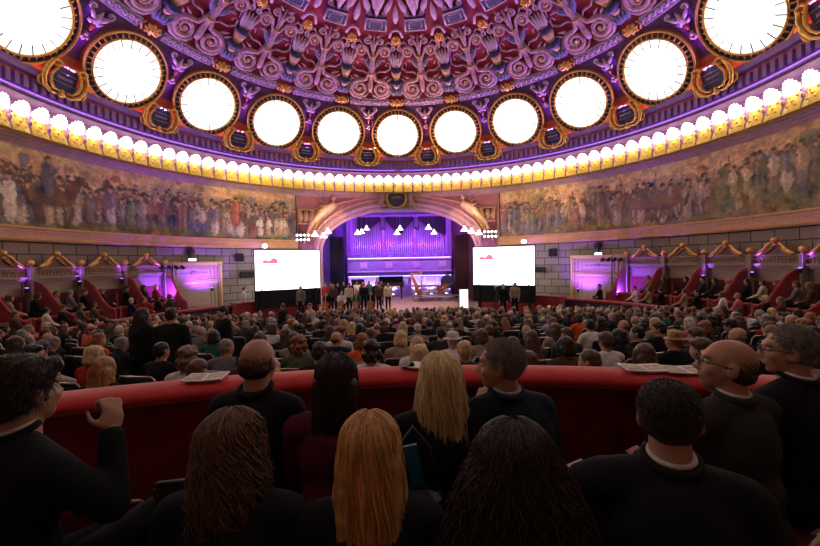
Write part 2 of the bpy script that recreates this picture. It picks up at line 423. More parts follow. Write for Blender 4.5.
# slope coordinate: s = metres up the dome from r=10.3
SR=[10.3]; SS=[0.0]
while SR[-1]>3.5:
    r0=SR[-1]; r1=r0-.05; SS.append(SS[-1]+math.hypot(.05,dh(r1)-dh(r0))); SR.append(r1)
def rs(s):
    if s<=0:
        return 10.3-s*.62
    return float(np.interp(s,SS,SR))
def DS(a,s,off=.1): return D(a,rs(s),off)
def dt(mb,pts,rad,m=0,off=.1,n=6,flat=1.0):
    mb.tube([DS(a,s,off) for a,s in pts],rad,m,n,flat=flat)
def leaf(mb,a,s,da,ds,w,m=0,off=.12):
    p0=DS(a,s,off); p1=DS(a+da,s+ds,off+.06); mid=(p0+p1)/2
    mb.tube([p0,p0.lerp(p1,.3),p0.lerp(p1,.6),p1],[w*.45,w,w*.75,w*.12],m,6)
def acanthus():
    mb=MB(); g=MB(); st=MB()
    for sg in (-1,1):
        A=lambda pts:[(sg*a,s) for a,s in pts]
        # bottom heart: wide band from the stem round a big volute
        pts=[(.10,1.75),(.16,1.35),(.30,1.05),(.58,.98)]+spiral(.62,.50,.50,PI/2-.1,1.9,-1,n=44)
        dt(mb,A(pts),[.07,.09,.11,.13]+list(np.linspace(.135,.05,44)),0,.12,8,flat=.8)
        dt(mb,A([(.09,.22),(.30,-.02),(.62,-.10),(.98,.0),(1.2,.30),(1.24,.62),(1.10,.92)]),[.05,.09,.11,.12,.11,.09,.03],0,.08,8)
        for q in range(7):
            a=q/6*PI*1.2-1.2; leaf(mb,sg*(.62+.25*math.cos(a)),.50+.25*math.sin(a),sg*.12*math.cos(a),.12*math.sin(a),.05)
        # upper volutes
        pts=[(.08,2.1),(.16,2.5),(.34,2.95),(.55,3.1)]+spiral(.60,2.78,.31,PI/2,1.6,-1,n=34)
        dt(mb,A(pts),[.05,.07,.08,.085]+list(np.linspace(.085,.035,34)),0,.12,7)
        pts=[(.06,2.9),(.14,3.3),(.30,3.55)]+spiral(.30,3.36,.20,PI/2,1.4,-1,n=24)
        dt(mb,A(pts),[.05,.06,.06]+list(np.linspace(.06,.03,24)),0,.12,6)
        dt(mb,A([(.55,3.1),(.75,3.35),(.98,3.2),(1.0,2.9),(.85,2.55),(.95,2.2)]),[.05,.055,.055,.05,.04,.02],0,.09,6)
        # blue-grey swallow leaf and long tendrils
        leaf(st,sg*.14,1.75,sg*.42,.75,.10,0,.1); leaf(st,sg*.10,1.6,sg*.22,.9,.07,0,.12)
        dt(mb,A([(.20,1.3),(.42,1.55),(.80,1.55),(1.05,1.75),(1.0,2.05),(.82,2.1),(.78,1.9)]),[.03,.05,.055,.05,.045,.04,.025],0,.08,6)
        for (a,s,da,ds) in ((.7,1.15,.35,.2),(.95,1.0,.3,.25),(.3,2.2,.25,.15),(.45,2.3,.3,0),(.9,3.3,.2,.25),(.12,3.6,.25,.2)): leaf(mb,sg*a,s,sg*da,ds,.065)
    # stem vase
    vs=[(0,.30,.09),(0,.55,.14),(0,.95,.12),(0,1.3,.09),(0,1.42,.15),(0,1.5,.10),(0,1.9,.16),(0,2.35,.12),(0,2.7,.08),(0,2.95,.13),(0,3.2,.08),(0,3.75,.03)]
    mb.tube([DS(a,s,.14) for a,s,r in vs],[r for a,s,r in vs],0,10)
    for s in (1.42,2.55): g.tube([DS(.17*math.cos(q),s,.12+.14*abs(math.sin(q))) for q in np.linspace(0,PI,9)],.04,0,6)
    for sg in (-1,1):
        for (a,s) in ((.62,.5),(.60,2.78)): g.ell(DS(sg*a,s,.14),.085,0,nu=10,nv=7)
    root=empty('acanthus_relief')
    mb.build('scrollwork',M_['relief'],root); g.build('gilt_boss',M_['gold'],root); st.build('swallow_leaf',M_['teal'],root)
    return root
def garland():
    root=empty('garland_panel'); mb=MB()
    n=12; vs=[]
    s0,s1=-.78,-.20
    for i in range(n+1):
        a=-1.18+2.36*i/n
        for (s,o) in ((s0,0),(s0,.10),(s0+.08,.16),(s1-.08,.16),(s1,.10),(s1,0)): vs.append(DS(a,s,o))
    fs=[(i*6+q,i*6+q+1,(i+1)*6+q+1,(i+1)*6+q) for i in range(n) for q in range(5)]
    fs+=[tuple(range(6)),tuple(n*6+q for q in range(5,-1,-1))]
    mb.add(vs,fs,0,False); mb.build('panel',mat('garland_ground',(.24,.17,.40),.55,var=.2,vscale=4) if 'gg' not in M_ else M_['gg'],root)
    mb=MB()
    for i in range(8):
        a=-1.02+i*.29
        dt(mb,[(a-.15,s0+.14),(a-.06,s0+.32)]+spiral(a+.06,(s0+s1)/2,.13,2.2,1.1,-1,n=14,end=.2),[.03]*2+[.035]*14,0,.17,5)
    for s in (s0+.05,s1-.05): dt(mb,[(-1.16+2.32*q/8,s) for q in range(9)],.03,0,.14,5)
    mb.build('wave_scroll',M_['relief_light'],root)
    return root
def cartouche():
    root=empty('scroll_cartouche')
    def K(a,b,o=.12):            # local plane leaning with the cove: b metres up
        return Vector((a,12.95-.42*b-o*.9,ZC+6.55+.90*b-o*.35))
    g=MB()
    for sg in (-1,1):
        pts=[(sg*.10,.02),(sg*.38,.02),(sg*.62,.18),(sg*.74,.48),(sg*.72,.80),(sg*.60,1.05)]
        sp=[(sg*(.46+.17*math.cos(a)*(1-.45*i/16)),1.05+.15*math.sin(a)*(1-.45*i/16)) for i,a in enumerate(np.linspace(.1,5.2,17))]
        g.tube([K(a,b) for a,b in pts+sp],[.04,.06,.085,.095,.09,.08]+list(np.linspace(.075,.045,17)),0,8)
        pts=[(sg*.12,.16),(sg*.34,.18),(sg*.50,.36),(sg*.54,.62),(sg*.46,.84),(sg*.36,.92)]
        g.tube([K(a,b,.16) for a,b in pts],[.03,.05,.06,.055,.05,.03],0,7)
        g.tube([K(a,b,.10) for a,b in [(sg*.74,.5),(sg*.86,.34),(sg*.80,.16),(sg*.62,.08)]],[.02,.045,.045,.02],0,6)
    g.ell(K(0,.04),(.16,.09,.10),0); g.ell(K(0,.16),(.08,.08,.08),0)
    g.build('scroll',M_['gold'],root)
    pl=MB(); vs=[K(a,b,.05) for a,b in [(-.12,.14),(.12,.14),(.36,.28),(.46,.55),(.42,1.0),(-.42,1.0),(-.46,.55),(-.36,.28)]]
    vs2=[v+Vector((0,.1,.04)) for v in vs]; pl.add(vs+vs2,[tuple(range(8))]+[(i,(i+1)%8,(i+1)%8+8,i+8) for i in range(8)],0,False)
    pt=pl.build('tablet',M_['navy'],root)
    ln=MB()
    for b in (.46,.82): ln.tube([K(-.42,b,.075),K(.42,b,.075)],.014,0,5)
    for q in range(7): ln.box(K(-.24+q*.08,.64,.07),(.045,.02,.10),0)
    ln.build('lettering_band',M_['relief_light'],pt)
    r=MB()
    for sg in (-1,1):                                   # leaf finial above
        r.tube([K(a,b,.10) for a,b in [(sg*.05,1.08),(sg*.22,1.08),(sg*.30,1.18)]],[.06,.07,.02],0,6)
    r.build('leaf_finial',M_['peach'],root)
    return root
def plaque():
    root=empty('relief_plaque'); c=4.15
    mb=MB(); vs=[DS(a,s,o) for o in (.30,.05) for a,s in ((-.55,c),(.55,c),(.50,c+.62),(-.50,c+.62))]
    mb.add(vs,[(0,1,2,3),(0,4,5,1),(1,5,6,2),(2,6,7,3),(3,7,4,0)],0,False); mb.build('tablet',M_['navy'],root)
    mb=MB()
    for k,o,r in ((1,.31,.045),(.62,.31,.02)):
        q=[(-.53*k,c+.31-.30*k),(.53*k,c+.31-.30*k),(.49*k,c+.31+.30*k),(-.49*k,c+.31+.30*k)]
        for i in range(4): mb.tube([DS(*q[i],o),DS(*q[(i+1)%4],o)],r,0,5)
    mb.build('border',M_['relief_light'],root)
    mb=MB()
    for sg in (-1,1):
        leaf(mb,sg*.38,c+.85,sg*.30,.85,.17,0,.1); leaf(mb,sg*.12,c+1.0,sg*.14,1.75,.15,0,.12)
        dt(mb,[(sg*a,s) for a,s in [(.05,c+.65),(.3,c+.7)]+spiral(.34,c+.82,.14,-PI/2,1.2,1,n=14)],[.05]*2+[.05]*14,0,.14,6)
    leaf(mb,0,c+.7,0,1.5,.14,0,.2)
    mb.build('flame_leaf',M_['relief_light'],root)
    return root
def bouquet():
    root=empty('vase_relief')
    mb=MB()
    for q in range(5):
        a=(q-2)*.16; leaf(mb,a*.6,.05,a*.8,.62,.10,0,.1)
    mb.build('leaf_base',M_['teal'],root)
    mb=MB(); mb.tube([DS(0,s,.14) for s in (.72,.82,.98,1.08,1.12)],[.10,.30,.36,.30,.12],0,12); mb.build('bowl',M_['navy'],root)
    mb=MB(); mb.ell(DS(0,.68,.16),(.17,.15,.13),0); mb.tube([DS(0,s,.14) for s in (1.12,1.35,1.6,1.72)],[.16,.22,.28,.20],0,10); mb.build('bust',M_['peach'],root)
    mb=MB(); mb.tube([DS(0,s,.14) for s in (1.66,1.74,1.84)],[.27,.30,.18],0,10); mb.build('cup',M_['navy'],root)
    mb=MB()
    for q in range(5):
        a=(q-2)*.12; leaf(mb,a*.5,1.84,a*1.0,.95,.11,0,.12)
    for sg in (-1,1): dt(mb,spiral(sg*.22,2.95,.18,PI/2 if sg<0 else PI/2,1.1,sg,n=16),.045,0,.1,6)
    mb.build('palmette',M_['relief_light'],root)
    mb=MB(); mb.lathe([(0,0)],n=3) if False else None
    for q in range(7):
        a=2*PI*q/7; mb.ell(DS(.17*math.cos(a),3.45+.17*math.sin(a),.12),.10,0,nu=8,nv=6)
    mb.ell(DS(0,3.45,.18),.12,0); mb.build('flower',M_['gold'],root)
    mb=MB(); dt(mb,[(-.34,3.65),(-.2,4.0),(0,4.08),(.2,4.0),(.34,3.65)],.07,0,.12,6); leaf(mb,0,4.45,0,1.0,.17,0,.1); mb.build('drop_finial',M_['relief_light'],root)
    return root
def rosette():
    root=empty('gilt_rosette'); mb=MB()
    for q in range(8):
        a=2*PI*q/8; leaf(mb,.06*math.cos(a),-.48+.06*math.sin(a),.30*math.cos(a),.30*math.sin(a),.11,0,.14)
    mb.ell(DS(0,-.48,.2),.13,0)
    mb.build('petals',M_['gold'],root)
    mb=MB()
    for sg in (-1,1): dt(mb,[(sg*.3,-.25),(sg*.42,-.48),(sg*.3,-.75)],.05,0,.1,6)
    mb.build('side_scroll',M_['peach'],root)
    return root
def spandrel():
    root=empty('flame_ornament'); mb=MB()
    b=-.98
    leaf(mb,0,b-.95,0,.85,.13,0,.12)
    for sg in (-1,1):
        leaf(mb,sg*.08,b-.62,sg*.34,.42,.10,0,.1); leaf(mb,sg*.07,b-.85,sg*.22,.20,.08,0,.1)
        dt(mb,spiral(sg*.34,b-.12,.15,-PI/2,1.2,sg,n=16),.05,0,.1,6)
    mb.build('flame',M_['relief_light'],root)
    mb=MB(); mb.tube([DS(0,s,.16) for s in (b-1.15,b-.9,b-.5)],[.04,.09,.03],0,8); mb.build('tongue',M_['crimson'],root)
    mb=MB()
    for q in range(3): mb.ell(DS((q-1)*.10,b-1.5-.05*(q%2),.12),.09,0,nu=8,nv=6)
    mb.ell(DS(0,b-1.35,.12),.10,0); mb.build('berry_cluster',M_['relief'],root)
    return root
def roundel():
    root=empty('cove_roundel'); mb=MB()
    def K(a,b,o=.05): return Vector((a,13.02-.40*b-o,ZC+6.95+.9*b-o*.4))
    for sg in (-1,1):
        cx=sg*.55
        mb.tube([K(cx+.27*math.cos(q),.14+.27*math.sin(q)) for q in np.linspace(-.3,PI+.3,16)],.045,0,6)
        mb.tube([K(cx+.13*math.cos(q)*(1-q/12),.12+.13*math.sin(q)*(1-q/12)) for q in np.linspace(0,7,18)],.035,0,5)
        mb.tube([K(sg*.95,.0),K(sg*1.0,.2),K(sg*1.12,.30)],[.05,.05,.02],0,5)
    mb.build('scroll',mat('cove_grey',(.28,.20,.19),.6) if 'cg' not in M_ else M_['cg'],root); return root
def ring(fn,angles,base,cat,group):
    o0=fn()
    for n,t in enumerate(angles):
        o=o0 if n==0 else copy_tree(o0)
        o.rotation_euler=(0,0,-R_(t)); side='left' if t<0 else 'right'
        if abs(t)<1: lab=f'{base}, directly above the stage axis'
        else:
            i=int(abs(t)//18)+1 if abs(abs(t)/18-round(abs(t)/18))>.1 else round(abs(t)/18)
            lab=f'{base}, {ordw(i)} to the {side} of the stage axis'
        if cat!='cartouche': o.parent=ceil; continue
        tag(o,lab,cat,group)
HALF=[18*i+9 for i in range(-7,7)]; FULL=[18*i for i in range(-6,7)]
ring(acanthus,HALF,'large pink acanthus scroll relief on the dome','relief','acanthus reliefs on the dome')
ring(garland,HALF,'violet wave scroll panel above the round windows','relief panel','wave scroll panels above the windows')
ring(cartouche,HALF,'gilded scroll cartouche with navy tablet','cartouche','gilded cartouches between the windows')
ring(plaque,HALF,'navy plaque with pale border and flame leaves high on the dome','plaque','plaques high on the dome')
ring(bouquet,FULL,'vase and bust relief between acanthus scrolls','relief','vase reliefs on the dome')
ring(rosette,FULL,'gilded rosette over a round window','rosette','rosettes above the windows')
ring(spandrel,HALF,'lilac flame ornament between two window tops','ornament','flame ornaments between the windows')
ring(roundel,FULL,'grey scroll pair under a round window','ornament','scroll pairs under the windows')
# ------------------------------------------------------------------ mural (a generic painted frieze of a landscape crowd)
def mural(sgn,seed):
    rg=np.random.default_rng(seed)
    t0,t1=28.9,118.0; H=92; W=int(14*R_(t1-t0)/3.0*H)
    sky=np.array([.60,.44,.25]); low=np.array([.20,.155,.10])
    yy=np.linspace(0,1,H)[:,None]; xx=np.linspace(0,1,W)[None,:]
    def nz(sx,sy,o):
        g=rg.normal(size=(sy+2,sx+2)); a=np.linspace(0,sx,W); b=np.linspace(0,sy,H)
        ia=a.astype(int); ib=b.astype(int); fa=a-ia; fb=(b-ib)[:,None]; fa=fa*fa*(3-2*fa); fb=fb*fb*(3-2*fb)
        return (g[np.ix_(ib,ia)]*(1-fa)+g[np.ix_(ib,ia+1)]*fa)*(1-fb)+(g[np.ix_(ib+1,ia)]*(1-fa)+g[np.ix_(ib+1,ia+1)]*fa)*fb
    n1=nz(26,5,0); n2=nz(90,16,0); n3=nz(220,40,0)
    f=np.clip((yy-.42+.12*n1)/.38,0,1)[...,None]
    img=low*(1-f)+sky*f
    img=img*(1+.16*n2[...,None]+.10*n3[...,None])
    img=img+np.stack([.05*n1,.03*n2,.05*nz(18,4,0)],-1)*.9
    Y,X=np.mgrid[0:H,0:W].astype(float)
    def E(cx,cy,rx,ry,c,rot=0,soft=.35,a=.9):
        x0,x1=int(max(0,cx-max(rx,ry)*1.4-2)),int(min(W,cx+max(rx,ry)*1.4+3)); y0,y1=int(max(0,cy-max(rx,ry)*1.4-2)),int(min(H,cy+max(rx,ry)*1.4+3))
        if x1<=x0 or y1<=y0: return
        dx=X[y0:y1,x0:x1]-cx; dy=Y[y0:y1,x0:x1]-cy; ca,sa=math.cos(rot),math.sin(rot)
        d=((dx*ca+dy*sa)/rx)**2+((-dx*sa+dy*ca)/ry)**2
        m=(np.clip((1.15-d)/soft,0,1)*a)[...,None]; img[y0:y1,x0:x1]=img[y0:y1,x0:x1]*(1-m)+np.array(c)*m
    PALS=[[(.16,.10,.07),(.11,.10,.11),(.22,.17,.12),(.12,.13,.19),(.30,.24,.17),(.17,.15,.08),(.36,.30,.22),(.24,.08,.06),(.10,.11,.07),(.42,.38,.32),(.14,.12,.2)],
          [(.26,.18,.12),(.20,.18,.14),(.34,.27,.19),(.18,.17,.20),(.38,.30,.2),(.25,.24,.12),(.44,.36,.26),(.30,.15,.10),(.18,.19,.10),(.45,.40,.33)]]
    pal=PALS[0 if sgn<0 else 1]; skin=(.50,.31,.19)
    def man(cx,base,h,c,c2,sk=skin):
        w=h*.12; dk=tuple(.35*v for v in c2); E(cx+1,base+h*.42,w*1.7,h*.50,dk,0,.6,.75); E(cx,base+h*.90,h*.10,h*.12,dk,0,.6,.6); E(cx,base+h*.25,w*1.1,h*.30,c2); E(cx+rg.normal()*h*.03,base+h*.60,w*1.15,h*.24,c); E(cx+rg.normal()*h*.02,base+h*.90,h*.065,h*.085,sk)
        E(cx,base+h*.97,h*.07,h*.05,(.10,.07,.05)); E(cx-w*.5,base+h*.62,w*.35,h*.2,tuple(min(1,1.5*v+.04) for v in c),0,.5,.7); E(cx-w*.4,base+h*.25,w*.3,h*.22,tuple(min(1,1.4*v+.03) for v in c2),0,.5,.6); E(cx+h*.14*rg.choice([-1,1]),base+h*.6,h*.05,h*.18,c,rg.normal()*.5)
    def horse(cx,base,h,c,d=1):
        E(cx,base+h*.55,h*.46,h*.19,c); E(cx+d*h*.42,base+h*.80,h*.13,h*.28,c,d*-.5); E(cx+d*h*.60,base+h*1.0,h*.18,h*.085,c,d*-.6)
        for q in (-.34,-.22,.22,.36): E(cx+d*h*q,base+h*.20,h*.05,h*.26,tuple(.8*v for v in c),rg.normal()*.25)
        E(cx-d*h*.5,base+h*.5,h*.06,h*.22,tuple(.6*v for v in c),d*.4)
    def px(t): return (abs(t)-t0)/(t1-t0)*W
    for i in range(26): E(rg.uniform(0,W),rg.uniform(.45,.75)*H,rg.uniform(8,30),rg.uniform(4,12),[(.30,.27,.15),(.36,.26,.16),(.42,.33,.22),(.22,.2,.16)][rg.integers(4)],0,.9,.55)
    dens=250 if sgn<0 else 150
    L=sorted([(rg.uniform(.04,.42),rg.uniform(0,W)) for _ in range(dens)],reverse=True)
    for b,x in L:
        h=(.58-.55*b)*H*rg.uniform(.85,1.1); k=.45*b; c=np.array(pal[rg.integers(len(pal))])*(1-k)+sky*k*.6; c2=np.array(pal[rg.integers(len(pal))])*(1-k)+sky*k*.6
        man(x,b*H,h,tuple(c),tuple(c2))
        if rg.random()<.18: E(x+4,b*H+h*.8,.8,h*.55,(.16,.11,.07),rg.normal()*.15)
        if rg.random()<.05: E(x+9,b*H+h*1.15,6,h*.16,[(.45,.12,.08),(.2,.2,.35),(.55,.4,.15)][rg.integers(3)],.1)
        if rg.random()<.07: horse(x,b*H,h*.8,[(.20,.10,.05),(.28,.2,.14),(.42,.36,.3)][rg.integers(3)],rg.choice([-1,1]))
    if sgn<0:
        horse(px(79),.06*H,.62*H,(.15,.065,.04),-1); man(px(79.5),.42*H,.50*H,(.11,.12,.20),(.11,.12,.20))
        man(px(85),.05*H,.58*H,(.62,.58,.52),(.5,.46,.42)); man(px(66),.1*H,.5*H,(.16,.24,.10),(.12,.20,.08)); man(px(44),.25*H,.55*H,(.38,.10,.05),(.34,.09,.05)); man(px(38),.08*H,.4*H,(.55,.5,.4),(.5,.44,.36))
        for t in (32,34,36,33): man(px(t),.08*H,.4*H,(.55,.46,.38),(.4,.28,.22))
    else:
        for t in (63,66,69): horse(px(t),.12*H,.46*H,[(.20,.13,.08),(.33,.24,.17),(.26,.17,.1)][int(t)%3],-1)
        for q in np.linspace(0,2*PI,40): E(px(76)+9*math.cos(q),.22*H+10*math.sin(q),1.6,1.6,(.17,.11,.08))
        for q in range(6): E(px(76)+5*math.cos(q),.22*H+5*math.sin(q),.8,5,(.17,.11,.08),q)
        for i in range(70): E(px(rg.uniform(76,97)),rg.uniform(.05,.72)*H,rg.uniform(3,11),rg.uniform(3,8),[(.15,.17,.06),(.22,.22,.08),(.26,.24,.11),(.14,.13,.05)][rg.integers(4)],rg.normal(),.8,.7)
        for t in (83,86,88,90,84): man(px(t),.25*H,.55*H,pal[rg.integers(len(pal))],pal[rg.integers(len(pal))])
        for t in (80,82): man(px(t),.3*H,.4*H,(.5,.42,.3),(.32,.3,.12))
        man(px(33),.1*H,.6*H,(.14,.15,.21),(.18,.14,.14)); man(px(54),.2*H,.62*H,(.16,.13,.11),(.3,.16,.1))
    wx=nz(150,30,0)*.9+nz(300,60,0)*.5; wy=nz(150,30,0)*.8+nz(300,60,0)*.4      # brushy edges
    img=img[np.clip((Y+wy).round().astype(int),0,H-1),np.clip((X+wx).round().astype(int),0,W-1)]
    k1=nz(260,46,0)[...,None]; k2=nz(420,80,0)[...,None]; k3=nz(60,10,0)
    img=img*(1+.11*k1+.08*k2)+np.stack([.045*k3,.02*k3,-.01*k3],-1)
    g=img.mean(-1,keepdims=True); img=g+(img-g)*.72
    img=np.clip(img*np.array([1.55,1.36,1.12]),.012,1)
    img=np.clip((img/.3)**1.1*.27,.012,1)
    t=sgn*np.linspace(t0,t1,W); h=np.linspace(1.58,4.60,H)
    vs=[P(13.95,a,b) for b in h for a in t]
    fs=[(j*W+i,j*W+i+1,(j+1)*W+i+1,(j+1)*W+i) for j in range(H-1) for i in range(W-1)]
    mb=MB(); mb.v=vs; mb.f=fs; mb.m=[0]*len(fs); mb.sm=[True]*len(fs)
    m=bpy.data.materials.new('mural_paint'); m.use_nodes=True; nt=m.node_tree; b=nt.nodes['Principled BSDF']; b.inputs['Roughness'].default_value=.65
    at=nt.nodes.new('ShaderNodeAttribute'); at.attribute_name='paint'; nt.links.new(at.outputs[0],b.inputs['Base Color'])
    o=mb.build('mural',m)
    ca=o.data.color_attributes.new('paint','FLOAT_COLOR','POINT'); arr=np.ones((H*W,4),np.float32); arr[:,:3]=img.reshape(-1,3); ca.data.foreach_set('color',arr.ravel())
    return o
tag(mural(-1,3),'long painted battle and crowd mural on the curved wall left of the stage','mural')
tag(mural(1,11),'long painted mural with horses and trees on the curved wall right of the stage','mural')
mb=MB()
# ------------------------------------------------------------------ gilded door panels
def doorpanel():
    root=empty('door_1'); r=13.9
    def bx(mb,x,z,w,h,dep=.06,y=0,m=0): mb.box((x,r-y,ZC+z),(w,dep,h),m)
    mb=MB(); bx(mb,0,-1.35,2.9,2.9,.12,.02); mb.build('leaf',mat('door_cream',(.55,.42,.30),.5,var=.1,vscale=2),root)
    mb=MB()
    for (x,w,z0,z1) in ((-1.42,.22,-2.8,.10),(1.42,.22,-2.8,.10)): bx(mb,x,(z0+z1)/2,w,z1-z0,.18,.10); bx(mb,x,(z0+z1)/2,w*.4,z1-z0,.10,.20)
    bx(mb,0,.12,3.06,.2,.18,.10); bx(mb,0,.12,3.06,.08,.10,.20); bx(mb,0,-.92,2.6,.12,.12,.1); bx(mb,0,-.80,2.6,.04,.16,.1)
    mb.build('door_frame',mat('door_gilt',(.62,.42,.20),.4,metal=.3),root)
    mb=MB()
    for (z,h) in ((-.40,.66),(-1.75,1.3)):
        for s in (-1,1): bx(mb,s*1.12,z,.05,h,.05,.09); bx(mb,0,z+s*h/2,2.29,.05,.05,.09)
        for s in (-1,1): bx(mb,s*.9,z,.035,h*.7,.04,.09); bx(mb,0,z+s*h*.35,1.83,.035,.04,.09)
    mb.build('panel_moulding',M_['gold_dull'],root)
    mb=MB(); M=Matrix.Diagonal((1,.25,.55))
    mb.ell((0,r-.12,ZC-.40),(.2,.05,.11),0)
    for s in (-1,1): mb.tube([Vector((s*(.25+.09*q),r-.11,ZC-.40+.05*math.sin(q*1.9))) for q in range(6)],.02,0,5)
    mb.build('ornament',M_['relief'],root)
    return root
d1=doorpanel(); d1.rotation_euler=(0,0,R_(54.2)); struct(d1,'purple-lit panelled double door with gilt frame in the left stone wall','door')
d2=copy_tree(d1); d2.name='door_2'; d2.rotation_euler=(0,0,-R_(53.6)); struct(d2,'purple-lit panelled double door with gilt frame in the right stone wall','door')
# ------------------------------------------------------------------ boxes (loges)
BFH=-2.58; BF2=-2.12; RR=11.7; RH=-2.10
mb=MB()
for s in (-1,1):
    mb.rev([(RR+.08,BFH-.02),(14,BFH-.02),(14,BFH-.2),(RR+.08,BFH-.6),(RR+.08,BFH-.02)],s*50,s*116,66,0)
    mb.rev([(12.68,BFH),(12.68,BF2),(14,BF2)],s*61,s*116,55,0)
struct(mb.build('floor_boxes',M_['carpet']))
def parap(s):
    t0,t1=50,116
    root=struct(empty('trim_4' if s<0 else 'trim_5'))
    mb=MB(); mb.rev([(RR+.05,BFH-.9),(RR-.05,BFH-.9),(RR-.05,RH-.12),(RR+.05,RH-.12)],s*t0,s*t1,80,0); mb.build('parapet_wall',M_['parapet'],root)
    mb=MB(); mb.rev([(RR+.13,RH-.13),(RR-.13,RH-.13),(RR-.17,RH-.06),(RR-.11,RH+.01),(RR+.11,RH+.01),(RR+.17,RH-.06),(RR+.13,RH-.13)],s*t0,s*t1,80,0,True); mb.build('arm_rail',M_['velvet'],root)
    mb=MB(); t=t0+1
    while t<t1-3:
        mb.rev([(RR-.055,RH-.90),(RR-.075,RH-.88),(RR-.075,RH-.36),(RR-.055,RH-.34)],s*(t+.3),s*(t+2.5),4,0); t+=2.9
    mb.build('parapet_panels',M_['velvet_dark'],root)
    mb=MB(); mb.rev([(RR-.05,RH-.15),(RR-.10,RH-.17),(RR-.10,RH-.30),(RR-.05,RH-.32)],s*t0,s*t1,80,0); mb.build('navy_band',M_['parapet'],root)
for s in (-1,1):
    parap(s)
    mb=MB(); mb.rev([(12.64,BFH),(12.58,BFH),(12.58,-1.84),(12.53,-1.80),(12.53,-1.74),(12.61,-1.70),(12.69,-1.74),(12.69,-1.80),(12.64,-1.84),(12.64,BFH)],s*61.3,s*116,60,0); struct(mb.build('trim_11' if s<0 else 'trim_12',M_['velvet']))
# stage-side red parapets
for s in (-1,1):
    mb=MB(); mb.rev([(11.35,-3.6),(11.25,-3.6),(11.25,-2.1),(11.2,-2.06),(11.2,-2.0),(11.4,-2.0),(11.35,-2.1),(11.35,-3.6)],s*26,s*50,26,0); struct(mb.build('trim_6' if s<0 else 'trim_7',M_['velvet']))
    mb=MB(); mb.box((0,0,0),(.12,.7,1.6),0,Matrix.Rotation(-R_(s*50),3,'Z')); o=mb.build('trim_8' if s<0 else 'trim_9',M_['velvet']); o.location=P(11.5,s*50,-2.82); struct(o)
    mb=MB(); mb.rev([(11.35,-2.9),(14,-2.9)],s*24,s*50,26,0); struct(mb.build('floor_wing_left' if s<0 else 'floor_wing_right',M_['stallfloor']))
def pediment():
    root=empty('box_pediment'); r=13.75; W=1.54
    mb=MB()
    def arm(pts,r0): mb.tube(pts,r0,0,8)
    for s in (-1,1):
        pts=[(s*.67,.02),(s*.60,.08),(s*.52,.13),(s*.36,.24),(s*.24,.40),(s*.12,.47)]
        mb.tube([Vector((x,r-.16,ZC+z)) for x,z in pts],[.05,.07,.075,.07,.06,.04],0,8)
        pts=[(s*.67,.0),(s*.5,.05),(s*.3,.14),(s*.1,.32)]
        mb.tube([Vector((x,r-.10,ZC+z)) for x,z in pts],[.03,.035,.035,.03],0,6)
    mb.build('scroll_arms',M_['gold'],root)
    g=MB(); g.ell((0,r-.15,ZC+.55),.125,0); g.tube([(0,r-.15,ZC+.36),(0,r-.15,ZC+.44)],[.09,.05],0,8); g.build('ball_finial',M_['gold'],root)
    pn=MB()
    pn.prism([(-.76,.0),(-.5,.06),(-.3,.14),(-.1,.36),(.1,.36),(.3,.14),(.5,.06),(.76,.0)],r-.06,r+.05,0,Matrix.Translation((0,0,ZC)))
    pn.build('tympanum',M_['marble'],root)
    f=MB(); f.box((0,r,ZC-.15),(W,.14,.30),0); f.box((0,r-.06,ZC+.02),(W,.22,.06),0); f.box((0,r-.06,ZC-.33),(W,.24,.07),0); f.box((0,r-.02,ZC-.42),(W,.14,.10),0)
    f.build('frieze',M_['panel'],root)
    a=MB()
    for q in range(13):
        x=-.78+q*.13
        a.tube([Vector((x+.052*math.cos(u),r-.09,ZC-.18+.10*math.sin(u))) for u in np.linspace(0,PI,7)],.014,0,5); a.tube([(x+.052,r-.09,ZC-.18),(x+.052,r-.09,ZC-.28)],.014,0,5)
    a.build('arcade',M_['gold_dull'],root)
    l=MB(); l.box((0,r+.02,ZC-.72),(W-.2,.10,.5),0); 
    for z in (-.52,-.92): l.box((0,r-.04,ZC+z),(W-.32,.04,.035),0)
    for x in (-.72,.72): l.box((x,r-.04,ZC-.72),(.035,.04,.40),0)
    l.build('wall_panel',M_['panel'],root)
    v=MB(); v.box((0,r-.02,ZC-1.95),(W,.12,1.96),0); v.build('velvet_dado',M_['velvet_dark'],root)
    return root
def boxpost():
    root=empty('box_pilaster'); r=13.75
    mb=MB(); mb.box((0,r-.06,ZC-1.45),(.16,.26,2.95),0); mb.box((0,r-.06,ZC+.02),(.22,.32,.07),0); mb.box((0,r-.06,ZC-.36),(.22,.32,.07),0); mb.build('shaft',M_['panel'],root)
    mb=MB(); mb.ell((0,r-.10,ZC+.21),.14,0); mb.tube([(0,r-.10,ZC+.04),(0,r-.1,ZC+.12)],[.09,.05],0,8); mb.build('ball_finial',M_['gold'],root)
    return root
def divider():
    root=empty('box_divider'); mb=MB()
    pts=[(13.50,-.48),(13.40,-.50),(13.2,-.60),(13.0,-.80),(12.8,-1.08),(12.6,-1.34),(12.4,-1.54),(12.2,-1.68),(11.95,-1.78)]
    prof=[]
    for (rr,h) in pts: prof.append((rr,ZC+h))
    full=prof+[(11.95,ZC+BFH),(13.50,ZC+BFH)]
    vs=[Vector((x,y,z)) for x in (-.03,.03) for (y,z) in full]; n=len(full)
    mb.add(vs,[tuple(range(n)),tuple(range(2*n-1,n-1,-1))]+[(i,i+n,(i+1)%n+n,(i+1)%n) for i in range(n)],0,False)
    mb.build('panel',M_['velvet'],root)
    mb=MB(); mb.tube([Vector((0,y,z)) for y,z in prof],.05,0,8); mb.build('padded_edge',M_['velvet'],root)
    return root
